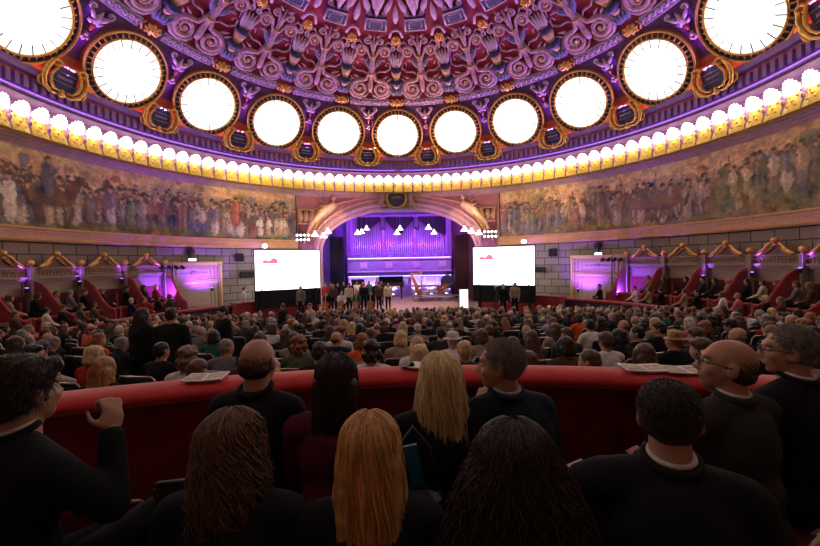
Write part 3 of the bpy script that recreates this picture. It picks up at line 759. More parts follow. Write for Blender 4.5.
def boxseat():
    root=empty('box_chair'); mb=MB()
    mb.box((0,-.06,.295),(.40,.36,.10),0,bev=.03); mb.build('seat',M_['velvet'],root)
    mb=MB(); mb.box((0,-.31,.66),(.38,.07,.56),0,bev=.03); mb.build('backrest',M_['velvet'],root)
    for x in (-.19,.19):
        for y in (-.2,.06):
            mb=MB(); mb.tube([(x*.85,y,0),(x*.85,y,.26)],.016,0,6); mb.build('leg',M_['black'],root)
    return root
PC=[64.5+7.75*k for k in range(7)]; PP=[60.62]+[68.4+7.75*k for k in range(6)]
BOXW=['first','second','third','fourth','fifth','sixth','seventh']
p0=pediment(); q0=boxpost(); v0=divider()
fu=[True]*3
for s in (-1,1):
    sd='left' if s<0 else 'right'
    for k,t in enumerate(PC):
        o=p0 if fu[0] else copy_tree(p0); fu[0]=False
        o.rotation_euler=(0,0,-R_(s*t)); tag(o,f'gilded broken pediment with ball finial over the {BOXW[k]} {sd} box from the stage','pediment','pediments above the boxes')
    for k,t in enumerate(PP):
        o=q0 if fu[1] else copy_tree(q0); fu[1]=False
        o.rotation_euler=(0,0,-R_(s*t)); tag(o,f'beige pilaster topped by a gilt ball, {BOXW[k]} from the stage along the {sd} boxes','pilaster','pilasters between the boxes')
        o=v0 if fu[2] else copy_tree(v0); fu[2]=False
        o.rotation_euler=(0,0,-R_(s*t)); tag(o,f'swooping red velvet partition, {BOXW[k]} from the stage among the {sd} boxes','partition','velvet box partitions')
# ------------------------------------------------------------------ wall fittings
def put(root,r,t,h): root.location=P(r,t,h); root.rotation_euler=(0,0,-R_(t)); return root
def wspeaker(x,y,R,w,h,lab):
    p=at_r(x,y,R); root=empty('wall_speaker',p,-R_(theta(p)))
    mb=MB(); mb.box((0,0,0),(w,.22,h),0,bev=.02); mb.build('cabinet',M_['black'],root)
    mb=MB(); mb.box((0,-.115,0),(w*.85,.01,h*.85),0); mb.build('speaker_grille',M_['blackcloth'],root)
    mb=MB(); mb.box((0,.2,0),(.08,.25,.08),0); mb.build('bracket',M_['black'],root)
    tag(root,lab,'speaker')
wspeaker(239.5,257.5,13.75,.42,.48,'small square black speaker high on the stone wall left of the left screen')
wspeaker(552.5,252.5,13.75,.42,.48,'small square black speaker high on the stone wall right of the right screen')
wspeaker(247.5,274.5,13.7,.80,.38,'wide black speaker at the left edge of the left screen')
wspeaker(539,269.5,13.6,.70,.32,'wide black speaker at the right edge of the right screen')
for x,y,sd in ((191,251.5,'left'),(597.5,245.5,'right')):
    p=at_r(x,y,13.85); root=empty('round_speaker',p,-R_(theta(p)))
    mb=MB(); Mx=Matrix.Rotation(PI/2,3,'X'); mb.lathe([(.19,-.1),(.19,.06),(.15,.10),(.02,.10)],(0,-.02,0),0,20,M=Mx); mb.build('housing',M_['black'],root)
    mb=MB(); mb.box((0,.1,-.22),(.05,.06,.3),0); mb.build('bracket',M_['black'],root)
    tag(root,f'round black speaker above the exit sign on the {sd} wall','speaker')
    p=at_r(x+1,y+8.3,13.8); root=empty('exit_sign',p,-R_(theta(p)))
    mb=MB(); mb.box((0,0,0),(.42,.08,.15),0,bev=.015); mb.build('housing',M_['paper'],root)
    mb=MB(); mb.box((0,-.045,0),(.38,.01,.12),0); mb.build('lit_panel',mat('exit_glow',(.7,.9,.8),.5,emit=(.75,1,.88),estr=2.2),root)
    tag(root,f'small glowing exit sign over the {sd} panelled door','exit sign')
def wash(x,y,R,sd,pw,col,aim,size=70):
    p=at_r(x,y,R); root=empty('uplight',p,-R_(theta(p)))
    mb=MB(); mb.tube([(0,0,-.1),(0,0,.07)],[.06,.075],0,12); mb.build('housing',M_['black'],root)
    mb=MB(); mb.ell((0,0,.068),(.06,.06,.012),0); mb.build('lens',mat('violet_lens',(.4,.2,1),.4,emit=(.35,.12,1),estr=6),root)
    tag(root,sd,'uplight')
    l=bpy.data.lights.new('spot','SPOT'); l.energy=pw; l.color=col; l.spot_size=R_(size); l.spot_blend=.8; l.shadow_soft_size=.05
    lo=bpy.data.objects.new('spot_light',l); COL.objects.link(lo); lo.location=p+Vector((0,0,.12)); d=aim(p)-lo.location
    lo.rotation_euler=d.to_track_quat('-Z','Y').to_euler()
VI=(.22,.05,1.0)
def tow(dt,dr,dz):
    def f(p):
        t=theta(p); R=math.hypot(p.x,p.y); s,c=ang(t+dt); return Vector(((R+dr)*s,(R+dr)*c,p.z+dz))
    return f
for (x,y,dt_,nm) in ((212,289,4,'left door, far side'),(172,300,-3,'left door, near side'),(578,290,-4,'right door, stage side'),(618,296,3,'right door, box side')):
    wash(x,y,12.75,f'small violet uplight on the floor washing the {nm}',340,VI,tow(0,1.1,1.2),125)
for (x,y,nm) in ((27,290,'first pediment at the left picture edge'),(80,283,'second left box pediment'),(122,280,'third left pediment'),(703,277,'second right pediment'),(752,274,'third right pediment'),(800,270,'fourth right pediment')):
    wash(x,y,13.45,f'small violet uplight in the boxes under the {nm}',55,VI,tow(1.5 if x>400 else 1.0,.4,1.5),60)
# violet lamps fixed under the mural beside the screens
for x,y,sd in ((264.5,246,'left'),(524,241.5,'right')):
    p=at_r(x,y,13.3); root=empty('stage_spotlight',p,-R_(theta(p)))
    mb=MB(); mb.tube([(0,.3,.05),(0,-.02,0)],[.05,.12],0,12); mb.build('housing',M_['black'],root)
    mb=MB(); mb.ell((0,-.05,0),(.15,.05,.12),0); mb.build('lens',mat('spot_lens',(.8,.7,1),.4,emit=(.62,.5,1),estr=14),root)
    tag(root,f'bright violet spotlight under the mural above the {sd} screen','spotlight')
    l=bpy.data.lights.new('glow','POINT'); l.energy=25; l.color=VI; l.shadow_soft_size=.1; lo=bpy.data.objects.new('spot_glow',l); COL.objects.link(lo); lo.location=p+Vector((0,-.2,-.05))
# speaker stands / lighting T-bars by the doors
for x,y,y2,sd in ((172.5,268,300,'left'),(612,260,290,'right')):
    p=at_r(x,y,13.35); b=p.copy(); b.z=ZC+BFH; root=empty('lighting_stand',b,-R_(theta(p)))
    hh=p.z-b.z
    mb=MB(); mb.tube([(0,0,.3),(0,0,hh+.25)],.025,0,6); mb.build('pole',M_['black'],root)
    mb=MB(); mb.box((0,0,hh),(1.25,.06,.06),0); mb.build('crossbar',M_['black'],root)
    for q in range(4):
        mb=MB(); mb.tube([(-.48+q*.32,.05,hh+.09),(-.48+q*.32,-.14,hh-.02)],[.07,.09],0,8); mb.build('lamp_head',M_['black'],root)
    for q in range(3):
        a=2*PI*q/3; mb=MB(); mb.tube([(0,0,.4),(.25*math.cos(a),.25*math.sin(a),.02)],.015,0,5); mb.build('leg',M_['black'],root)
    tag(root,f'black T-bar lighting stand in front of the {sd} panelled door','lighting stand')
# white number sheets hung on the box parapets
for x,y,wd in ((13.5,332.5,'left parapet'),(706,313,'right parapet, furthest from us'),(751,320,'right parapet, middle of the three'),(799,328,'right parapet, nearest to us')):
    p=at_r(x,y,RR-.19); mb=MB(); mb.box((0,0,-.02),(.30,.006,.40),0); mb.box((0,.07,.183),(.30,.15,.006),0); o=mb.build('paper_sheet',M_['paper']); o.location=p; o.location.z=ZC+RH-.16; o.rotation_euler=(0,0,-R_(theta(p)))
    tag(o,f'white paper sheet hung over the red rail of the {wd}','paper sheet')
# ------------------------------------------------------------------ floors
def FZ(y): return max(0.0,min(1.75,.83-.1*y))
mb=MB(); ys=np.linspace(-10.3,8.6,20); xs=np.linspace(-11.75,11.75,25)
vs=[(x,y,FZ(y)) for y in ys for x in xs]; fs=[(j*25+i,j*25+i+1,j*25+26+i,j*25+25+i) for j in range(19) for i in range(24)]
mb.add(vs,fs,0,True); struct(mb.build('floor',M_['stallfloor']))
mb=MB(); mb.box((0,3,-.35),(32,40,.1),0); struct(mb.build('floor_base',M_['stallfloor']))
BZ=ZC-1.66
def ry(x): return -10.22-.085*x*x
mb=MB(); n=40; xs=np.linspace(-4.6,4.6,n+1); vs=[]
for x in xs: vs+= [(x,ry(x)+.12,BZ),(x,-14.1,BZ)]
mb.add(vs,[(2*i,2*i+1,2*i+3,2*i+2) for i in range(n)],0,False); struct(mb.build('floor_rear_box',M_['carpet']))
root=struct(empty('trim_10'))
def railsweep(prof,name,m,sm=False):
    mb=MB(); vs=[];k=len(prof)
    for x in xs:
        nrm=Vector((.19*x,1,0)).normalized()
        for (o,z) in prof: vs.append(Vector((x,ry(x),z))+nrm*o)
    mb.add(vs,[(i*k+q,i*k+k+q,i*k+k+q+1,i*k+q+1) for i in range(n) for q in range(k-1)],0,sm); return mb.build(name,m,root)
railsweep([(.22,1.2),(.22,BZ),(.23,BZ),(.06,3.04),(.28,3.04),(.30,1.2)],'parapet_wall',mat('parapet_velvet',(.28,.010,.010),.75,sheen=.25,var=.3,vscale=5))
a=[(.14*math.cos(q)-.01,3.065+.062*math.sin(q)) for q in np.linspace(0,2*PI,17)]
railsweep(a[::-1],'arm_rail',M_['rail'],True)
railsweep([(.20,BZ+.10),(.18,BZ+.09),(.18,BZ)],'skirting',M_['velvet_dark'])
# ------------------------------------------------------------------ stage
SH=-2.85
mb=MB(); poly=[(-5.45,13.3),(-5.2,9.5),(-3.6,8.75),(0,8.5),(3.6,8.75),(5.2,9.5),(5.45,13.3),(4.6,20.2),(-4.6,20.2)]
m=len(poly); vs=[Vector((x,y,ZC+SH)) for x,y in poly]+[Vector((x,y,-.3)) for x,y in poly]
mb.add(vs,[tuple(range(m-1,-1,-1))]+[(i,(i+1)%m,(i+1)%m+m,i+m) for i in range(m)],0,False)
struct(mb.build('floor_stage',M_['wood']))
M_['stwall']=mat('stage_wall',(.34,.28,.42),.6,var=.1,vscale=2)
for s in (-1,1):
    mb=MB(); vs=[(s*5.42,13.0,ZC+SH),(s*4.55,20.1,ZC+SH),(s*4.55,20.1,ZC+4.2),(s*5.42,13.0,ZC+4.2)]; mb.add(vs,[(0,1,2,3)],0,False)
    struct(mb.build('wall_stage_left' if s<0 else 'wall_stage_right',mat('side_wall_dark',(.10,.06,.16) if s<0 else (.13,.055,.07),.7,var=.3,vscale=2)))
    # dark masking curtain beside the arch
    mb=MB(); vs=[];fs=[]
    for i in range(25):
        u=i/24; x=s*(5.25-1.0*u); y=15.2+1.0*u+.06*math.sin(u*40)
        vs+=[(x,y,ZC+SH+.02),(x,y,ZC+2.0)]
    mb.add(vs,[(2*i,2*i+2,2*i+3,2*i+1) for i in range(24)],0,True)
    tag(mb.build('stage_curtain',M_['blackcloth'] if s<0 else mat('maroon_cloth',(.05,.012,.016),.8)),f'{"black" if s<0 else "dark maroon"} masking curtain inside the {"left" if s<0 else "right"} edge of the stage arch','curtain')
mb=MB(); mb.add([(-4.6,20.1,ZC+SH),(4.6,20.1,ZC+SH),(4.6,20.1,ZC+4.3),(-4.6,20.1,ZC+4.3)],[(0,1,2,3)],0,False); struct(mb.build('wall_stage_back',M_['stwall']))
mb=MB(); mb.add([(-5.6,13.97,ZC+4.15),(5.6,13.97,ZC+4.15),(4.7,20.2,ZC+4.15),(-4.7,20.2,ZC+4.15)],[(0,1,2,3)],0,False); struct(mb.build('ceiling_stage',M_['stwall']))
# organ balcony
root=empty('organ_balcony',(0,19.2,ZC+SH))
def X(x,d=32.0): return ((x-410)/F+.029)*d
def Hh(x,y,d=32.0): return (at_depth(x,y,d).z-ZC)
mb=MB(); mb.box((0,-.02,2.62),(8.7,.28,.98),0); mb.build('balcony_front',M_['stwall'],root)
mb=MB(); mb.box((0,-.12,3.14),(8.8,.45,.10),0); mb.box((0,-.10,2.10),(8.8,.40,.10),0); mb.box((0,-.10,1.62),(8.8,.36,.10),0); mb.build('ledge',M_['relief_light'],root)
mb=MB()
for x in (-3.0,0.0-.9,1.4,3.6): mb.box((x,-.2,2.62),(.62,.10,.55),0); mb.box((x,-.26,2.62),(.42,.06,.36),0)
mb.build('cartouche',M_['relief_light'],root)
mb=MB(); mb.box((0,.1,.8),(8.7,.1,1.65),0); mb.build('niche_wall',M_['stwall'],root)
mb=MB()
for q in range(9): mb.box((-4.2+q*1.05,-.05,.8),(.2,.22,1.65),0)
mb.build('pilasters',M_['relief_light'],root)
mb=MB()
for q in range(60): mb.tube([(-4.25+q*.144,-.05,3.2),(-4.25+q*.144,-.05,3.55)],.03,0,5)
mb.box((0,-.05,3.58),(8.7,.14,.08),0); mb.build('balustrade',M_['violet_lit_trim'],root)
tag(root,'long purple-lit organ balcony with balustrade across the back of the stage','balcony')
org=empty('pipe_organ',(0,19.75,ZC+SH+3.1))
M_['pipe']=mat('organ_pipe',(.55,.48,.62),.35,metal=.5)
q=0
for i in range(44):
    x=-3.95+i*.18
    seg=abs(((i%15)-7)/7)
    top=3.55-.9*(1-seg)**1.2*(1 if i<45 else 0)
    mb=MB(); mb.tube([(x,0,0),(x,0,.18),(x,0,.3),(x,0,top)],[.02,.05,.075,.075],0,8); mb.build('organ_pipe',M_['pipe'],org)
for x in (-4.05,-1.35,1.35,4.05):
    mb=MB(); mb.box((x,-.05,1.9),(.22,.3,3.8),0); mb.build('case_post',M_['violet_lit_trim'],org)
mb=MB(); mb.box((0,.1,.05),(8.4,.4,.2),0); mb.build('wind_chest',M_['violet_lit_trim'],org)
mb=MB(); mb.box((0,.1,-1.58),(8.4,.3,3.04),0); mb.build('case_base',M_['violet_lit_trim'],org)
tag(org,'pipe organ with tall violet pipes above the stage balcony','organ')
# swagged black drapes across the organ top
for i,(x0,x1,w) in enumerate(((-3.55,-1.55,'left'),(-1.15,1.25,'middle'),(1.65,4.0,'right'))):
    mb=MB(); vs=[];fs=[]; n=18
    for k in range(n+1):
        u=k/n; x=x0+(x1-x0)*u
        d=.25+1.25*(1-abs(2*u-1)**1.1) if i==1 else .25+1.35*((1-u) if i==0 else u)**.8
        for j in range(6): v=j/5; vs.append((x,19.35+.05*math.sin(k*1.7+v*3),ZC+3.86-d*v))
    for k in range(n):
        for j in range(5): fs.append((k*6+j,k*6+j+1,k*6+7+j,k*6+6+j))
    mb.add(vs,fs,0,True); tag(mb.build('swag_drape',M_['blackcloth']),f'{w} black swag drape hung before the organ pipes','drape')
for x,w in ((-1.35,'left'),(1.45,'right')):
    mb=MB(); mb.box((x,19.2,ZC+3.3),(.42,.3,.9),0,bev=.04); mb.tube([(x,19.2,ZC+3.7),(x,19.2,ZC+4.15)],.02,0,5); tag(mb.build('hanging_speaker',M_['black']),f'black speaker hung before the organ, {w} of the two','speaker')
# risers
for i,(y,h,d) in enumerate(((15.3,.32,1.5),(16.6,.62,1.4),(17.9,.92,1.3))):
    root=empty('stage_riser',(2.4,y,ZC+SH)); 
    mb=MB(); mb.box((0,.3,h-.04),(2.9,1.22,.08),0); mb.build('deck',M_['wood'],root)
    mb=MB(); mb.box((0,-.40,h-.04),(2.9,.06,.09),0); mb.build('edge',mat('riser_edge',(.7,.6,.62),.4),root)
    for q in range(5): mb=MB(); mb.tube([(-1.4+q*.7,-.36,0),(-1.4+q*.7,-.36,h-.08)],.03,0,5); mb.build('leg',M_['chrome'],root)
    tag(root,['lowest front riser step on the violet stage','middle riser step on the violet stage','highest rear riser step below the organ balcony'][i],'riser')
root=empty('stage_bench',(2.6,14.2,ZC+SH))
mb=MB(); mb.box((0,0,.42),(3.4,.4,.07),0); mb.build('seat',M_['chrome'],root)
for q in range(5):
    for yy in (-.15,.15): mb=MB(); mb.tube([(-1.6+.8*q,yy,0),(-1.6+.8*q,yy,.4)],.025,0,5); mb.build('leg',M_['chrome'],root)
tag(root,'long low bench standing before the risers on the stage','bench')
# piano
p=at_depth(391,284,29.5); root=empty('grand_piano',(p.x,p.y,ZC+SH+0.0))
mb=MB(); out=[(-1.0,-.7),(1.0,-.7),(1.0,.1),(.6,.5),(.2,.9),(-.3,1.2),(-.8,1.2),(-1.0,.8)]
def slab(mb,out,z0,z1):
    m=len(out); vs=[Vector((x,y,z0)) for x,y in out]+[Vector((x,y,z1)) for x,y in out]
    mb.add(vs,[tuple(range(m-1,-1,-1)),tuple(range(m,2*m))]+[(i,(i+1)%m,(i+1)%m+m,i+m) for i in range(m)],0,False)
slab(mb,out,.95,1.30); mb.build('case',M_['black'],root)
mb=MB(); mb.box((0,.1,1.5),(1.9,.05,.6),0,Matrix.Rotation(.4,3,'X')); mb.build('lid',M_['black'],root)
mb=MB(); mb.tube([(.7,0,1.25),(.55,.05,1.75)],.02,0,5); mb.build('lid_prop',M_['black'],root)
mb=MB(); mb.box((0,-.78,1.02),(1.3,.2,.05),0); mb.build('keyboard',M_['paper'],root)
for x,y in ((-.8,-.5),(.8,-.5),(-.4,.9)): mb=MB(); mb.tube([(x,y,.4),(x,y,.95)],[.05,.08],0,8); mb.tube([(x,y,0),(x,y,.42)],[.04,.05],0,8); mb.build('leg',M_['black'],root)
tag(root,'black grand piano standing at the back of the stage','piano')
# harp, bass, gong drum, cabinet
p=at_depth(416,296,27.5); root=empty('concert_harp',(p.x,p.y,ZC+SH+.3))
mb=MB(); mb.tube([(.25,0,.1),(-.05,0,1.0),(-.35,0,1.75)],[.17,.12,.06],0,8); mb.build('soundboard',M_['cello'],root)
mb=MB(); mb.tube([(-.35,0,1.75),(-.1,0,1.62),(.15,0,1.70),(.42,0,1.85)],.05,0,7); mb.build('neck',M_['gold_dull'],root)
mb=MB(); mb.tube([(.42,0,1.85),(.36,0,.1)],.045,0,8); mb.ell((.36,0,.06),(.2,.2,.08),0); mb.build('column',M_['gold_dull'],root)
mb=MB()
for q in range(9): mb.tube([(.22-.06*q,0,.3+.17*q),(.36-.075*q,0,1.76-.02*q)],.005,0,4)
mb.build('strings',M_['paper'],root)
tag(root,'tall brown harp leaning on the stage riser','harp')
def cellomesh(sc,name,nm):
    root=empty(name); b=MB()
    pts=[];
    out=[(0,0),(.16,.01),(.22,.10),(.20,.22),(.13,.30),(.12,.36),(.15,.42),(.175,.50),(.15,.60),(.06,.66),(0,.67)]
    full=out+[(-x,z) for x,z in out[-2:0:-1]]
    b.prism([(x,z+.1) for x,z in full],-.06,.06,0,sm=False); b.build('body',M_['cello'],root)
    b=MB(); b.box((0,-.07,.98),(.045,.04,.62),0); b.tube([(0,-.06,1.26),(0,-.02,1.34),(0,-.06,1.36)],.03,0,6); b.build('neck',M_['black'],root)
    b=MB(); b.tube([(0,0,.12),(0,0,0)],.008,0,5); b.build('endpin',M_['chrome'],root)
    b=MB(); b.box((0,-.075,.42),(.09,.02,.07),0); 
    for q in (-.015,-.005,.005,.015): b.tube([(q,-.085,.25),(q,-.095,1.25)],.003,0,4)
    b.build('strings',M_['paper'],root)
    return root
p=at_depth(436,288,29); db=cellomesh(1,'double_bass',''); db.location=(p.x,p.y,ZC+SH+.62); db.scale=(1.4,1.4,1.4); db.rotation_euler=(0,1.15,.2)
tag(db,'reddish double bass lying on its side on the riser','double bass')
p=at_depth(447.5,278,30); root=empty('bass_drum',(p.x,p.y,ZC+SH+.62)); Mx=Matrix.Rotation(PI/2,3,'X')
mb=MB(); mb.lathe([(.55,-.2),(.55,.2)],(0,0,.62),0,28,sm=False,M=Mx); mb.build('shell',M_['navy'],root)
mb=MB(); mb.lathe([(.40,-.215),(.47,-.225)],(0,0,.62),0,28,sm=False,M=Mx); mb.build('head',M_['stwall'],root)
for s in (-1,1): mb=MB(); mb.tube([(s*.5,0,.6),(s*.62,0,0)],.03,0,6); mb.build('leg',M_['chrome'],root)
tag(root,'round navy bass drum on the highest riser','drum')
p=at_depth(358,284,29); root=empty('equipment_case',(p.x,p.y,ZC+SH)); mb=MB(); mb.box((0,0,.8),(.95,.6,1.6),0,bev=.05); mb.build('body',M_['black'],root); mb=MB(); mb.box((0,-.31,1.2),(.5,.02,.1),0); mb.build('handle',M_['chrome'],root)
tag(root,'black upright equipment case left of the grand piano','case')
# lectern
p=at_depth(463.3,306,23.0); root=empty('lectern',(p.x,p.y,ZC+SH),.05)
mb=MB(); mb.box((0,0,.55),(.50,.36,1.1),0); mb.build('body',M_['black'],root)
mb=MB(); mb.box((0,-.195,.58),(.50,.02,1.12),0); mb.build('front_panel',mat('lectern_glow',(.9,.9,.9),.4,emit=(1,1,1),estr=1.0),root)
mb=MB()
mb.box((0,-.207,.70),(.24,.004,.02),0); mb.box((.04,-.207,.66),(.16,.004,.015),0); mb.build('emblem',M_['lead'],root)
mb=MB(); mb.box((0,-.02,1.16),(.56,.42,.04),0,Matrix.Rotation(-.25,3,'X')); mb.build('top',M_['black'],root)
tag(root,'white illuminated lectern at the right front of the stage','lectern')
# ------------------------------------------------------------------ screens
M_['screen']=mat('screen_light',(.9,.9,.9),.5,emit=(1,1,1),estr=1.9)
M_['slide_pink']=mat('slide_pink',(.8,.3,.4),.6,emit=(1.0,.16,.30),estr=.80)
M_['slide_grey']=mat('slide_grey',(.7,.7,.75),.6,emit=(.84,.84,.88),estr=1.0)
def screen(cs,name,dn_,lab):
    TL,TR,BR,BL=[at_depth(*c) for c in cs]
    c=(TL+TR+BR+BL)/4; xa=((TR+BR)-(TL+BL)); W=(xa.length)/2; xa.z=0; xa.normalize(); H=((TL+TR)-(BL+BR)).length/2
    root=empty('projection_screen',(c.x,c.y,c.z-H/2-.9)); root.rotation_euler=(0,0,math.atan2(xa.y,xa.x))
    z0=.9+H/2
    mb=MB(); mb.box((0,0,z0),(W,.05,H),0); mb.build('screen',M_['screen'],root)
    mb=MB()
    for x,y,w,h in ((0,H/2+.02,W+.1,.05),(0,-H/2-.02,W+.1,.05),(-W/2-.02,0,.05,H),(W/2+.02,0,.05,H)): mb.box((x,.02,z0+y),(w,.08,h),0)
    mb.build('frame',M_['black'],root)
    mb=MB(); lx,lz=-W*.29,z0+H*.17
    hill=[(-.40,0)]+[(-.40+.32*(1-math.cos(q))/2+.02,.20*math.sin(q)) for q in np.linspace(.1,PI*.75,7)]+[(.02+.22*(1-math.cos(q)),.27*math.sin(q)*1.05+.02) for q in np.linspace(.5,PI,9)]+[(.46,0)]
    mb.prism([(lx+x,lz+z) for x,z in hill],-.036,-.026,0); mb.build('hill_emblem',M_['slide_pink'],root)
    mb=MB(); rr=random.Random(5)
    for r_,(x0,wd) in enumerate(((-.10,.32),(-.10,.48),(-.10,.30))):
        x=W*x0
        while x<W*(x0+wd):
            w_=rr.uniform(.05,.13); mb.box((x+w_/2,-.03,z0+H*(.26-.105*r_)),(w_,.01,.06),0); x+=w_+.05
    mb.build('faint_lettering',M_['slide_grey'],root)
    mb=MB(); mb.box((0,.06,.45-.05),(W+.1,.06,1.0),0); mb.build('skirt',M_['blackcloth'],root)
    mb=MB(); mb.box((-W/2+.3,.2,.0),(.08,.5,1.9),0); mb.box((W/2-.3,.2,.0),(.08,.5,1.9),0); mb.build('leg',M_['black'],root)
    tag(root,lab,'screen'); return root
screen([(254.5,250.5,20.3),(319,250.3,22.2),(320,287.5,22.2),(255.5,291,20.3)],'','','white projection screen with pink hill emblem, left of the stage arch')
screen([(473,248,22.3),(534,245.7,20.8),(535,285.2,20.8),(474,284.8,22.3)],'','','white projection screen with pink hill emblem, right of the stage arch')
# ------------------------------------------------------------------ proscenium sculpture
def figure(s):
    root=empty('gilded_winged_figure')
    def Q(a,b,o=.2): return P(14-o,s*(a+4.4),b+.82)
    mb=MB()
    mb.cone(Q(14.5,3.05,.3),Q(17.2,2.55,.3),.27,.33); mb.cone(Q(17.2,2.5,.35),Q(20.2,1.9,.3),.28,.20); mb.cone(Q(20.2,1.9,.3),Q(22.0,.9,.25),.19,.12); mb.cone(Q(17.4,2.45,.3),Q(21.2,1.5,.35),.16,.10)
    mb.cone(Q(21.2,1.5,.3),Q(22.6,.55,.25),.10,.06)
    mb.ell(Q(14.3,3.60,.3),(.16,.16,.20),0); mb.cone(Q(14.5,3.2,.3),Q(14.35,3.45,.3),.08,.07)
    mb.cone(Q(14.2,3.15,.3),Q(11.0,3.35,.35),.075,.05); mb.cone(Q(11.0,3.35,.35),Q(7.6,3.55,.3),.05,.035); mb.cone(Q(15.0,3.1,.3),Q(18.0,3.0,.3),.07,.05)
    me=voxel(mb,.03,2,'figure_body',[mat('sculpture_gilt',(.78,.52,.30),.45,metal=.2)])
    b=link('figure_body',me,root)
    mb=MB()
    for q in range(7): mb.cone(Q(15.2,3.1,.12),Q(17.0+q*.75,3.75-.30*q,.12),.09,.05,0,6)
    mb.build('wing',M_['gold_dull'],root)
    mb=MB()
    for q in range(6): mb.tube([Q(16.5+q*.5,2.7-.18*q,.5),Q(18.5+q*.6,2.0-.2*q,.45),Q(20.0+q*.5,1.2-.12*q,.35)],[.10,.09,.03],0,6)
    mb.build('drapery',M_['gold'],root)
    mb=MB(); mb.tube([Q(8.2,3.55,.3),Q(5.5,3.62,.3)],[.02,.06],0,6); mb.build('trumpet',M_['gold'],root)
    return root
tag(figure(-1),'gilded winged figure reclining on the left shoulder of the stage arch','sculpture'); tag(figure(1),'gilded winged figure reclining on the right shoulder of the stage arch','sculpture')
root=empty('arch_crest',P(13.62,-.6,4.45))
mb=MB(); Mx=Matrix.Rotation(PI/2,3,'X'); mb.lathe([(.02,.12),(.48,.14),(.6,.05),(.6,-.1)],(0,0,0),0,24,M=Mx); mb.build('shield',M_['navy'],root)
mb=MB(); mb.tube([(.68*math.cos(a),-.12,.70*math.sin(a)) for a in np.linspace(0,2*PI,25)[:-1]],.10,0,8,closed=True); mb.build('wreath',M_['gold_dull'],root)
mb=MB(); mb.tube([(-.3,-.1,.78),(-.3,-.1,.9)],.08,0,6); mb.tube([(.3,-.1,.78),(.3,-.1,.9)],.08,0,6)
mb.lathe([(.20,.72),(.26,.86),(.18,1.0),(.05,1.06)],(0,-.1,0),0,12); mb.build('crown',M_['gold'],root)
mb=MB()
for q in range(5): mb.box((-.24+.12*q,-.17,.02+.03*(q%2)),(.08,.03,.16),0)
mb.build('shield_charge',M_['gold_dull'],root)
for s in (-1,1):
    mb=MB(); mb.cone((s*.98,-.1,-.25),(s*.92,-.12,.35),.13,.15); mb.ell((s*.9,-.14,.62),(.11,.11,.13),0); mb.cone((s*.92,-.12,.38),(s*.9,-.14,.55),.06,.06); mb.cone((s*.9,-.15,.35),(s*.62,-.2,.55),.06,.04)
    mb.cone((s*1.0,-.1,-.25),(s*.88,-.2,-.62),.10,.07); mb.cone((s*1.08,-.1,-.25),(s*1.25,-.15,-.66),.10,.06); mb.cone((s*1.1,-.1,.4),(s*1.3,-.05,.75),.1,.03)
    link('supporter',voxel(mb,.03,2,'supporter',[M_['relief']]),root)
tag(root,'round crowned crest with wreath and two figures over the stage arch','crest')
# pilasters beside the arch, with gilt capitals
for s,t,sd in ((-1,26.4,'left'),(1,25.7,'right')):
    root=empty('marble_pilaster',(0,0,0),-R_(s*t))
    mb=MB(); mb.box((0,13.88,ZC+.65),(1.0,.12,5.6),0); mb.build('shaft',M_['marble'],root)
    mb=MB(); mb.box((0,13.80,ZC+3.55),(1.06,.3,.10),0)
    for q in (-.34,0,.34): mb.tube([(q,13.8,ZC+2.75),(q,13.74,ZC+3.1),(q*1.2,13.68,ZC+3.45)],[.16,.2,.1],0,7)
    for q in (-1,1): mb.ell((q*.42,13.74,ZC+3.42),(.14,.14,.14),0)
    mb.box((0,13.82,ZC+2.65),(1.0,.24,.10),0)
    mb.build('capital',M_['gold_dull'],root)
    tag(root,f'dark red marble pilaster with gilt capital {sd} of the stage arch','pilaster')
# ------------------------------------------------------------------ hanging bell lamps
M_['bell']=mat('bell_glass',(.95,.92,.9),.4,emit=(1,.93,.98),estr=1.6)
def bell():
    root=empty('pendant_lamp')
    mb=MB(); mb.lathe([(.02,.36),(.07,.33),(.10,.22),(.16,.10),(.30,-.05),(.32,-.10),(.26,-.10),(.14,.05)],(0,0,0),0,16); mb.build('lamp_shade',M_['bell'],root)
    mb=MB(); mb.tube([(0,0,.36),(0,0,3.9)],.008,0,4); mb.build('cord',M_['lead'],root)
    mb=MB(); mb.ell((0,0,.38),(.06,.06,.08),0); mb.build('cap',M_['lead'],root)
    return root
b0=None
groups=[('left arch edge',[(315,235),(323.5,236.5),(328,232)],23.0),('organ left side',[(357.5,233.5),(361.5,232.5),(366.5,229)],26.5),('organ centre',[(397,233.5),(400,229)],26.5),('organ right side',[(428.5,228),(434,233)],26.5),('right arch edge',[(464.5,230),(471.5,232),(479,233.5)],23.0)]
for wh,pts,d in groups:
    for n,(x,y) in enumerate(pts):
        o=bell() if b0 is None else copy_tree(b0); b0=b0 or o
        p=at_depth(x,y,d+.8*n); o.location=p; o.scale=(.78,.78,.78)
        sub=['left','middle','right'] if len(pts)==3 else ['lower left','upper right']
        if wh=='organ right side': sub=['upper left','lower right']
        tag(o,f'white bell pendant lamp hanging before the {wh}, {sub[n]} one of its cluster','pendant lamp','bell lamps hanging before the stage')
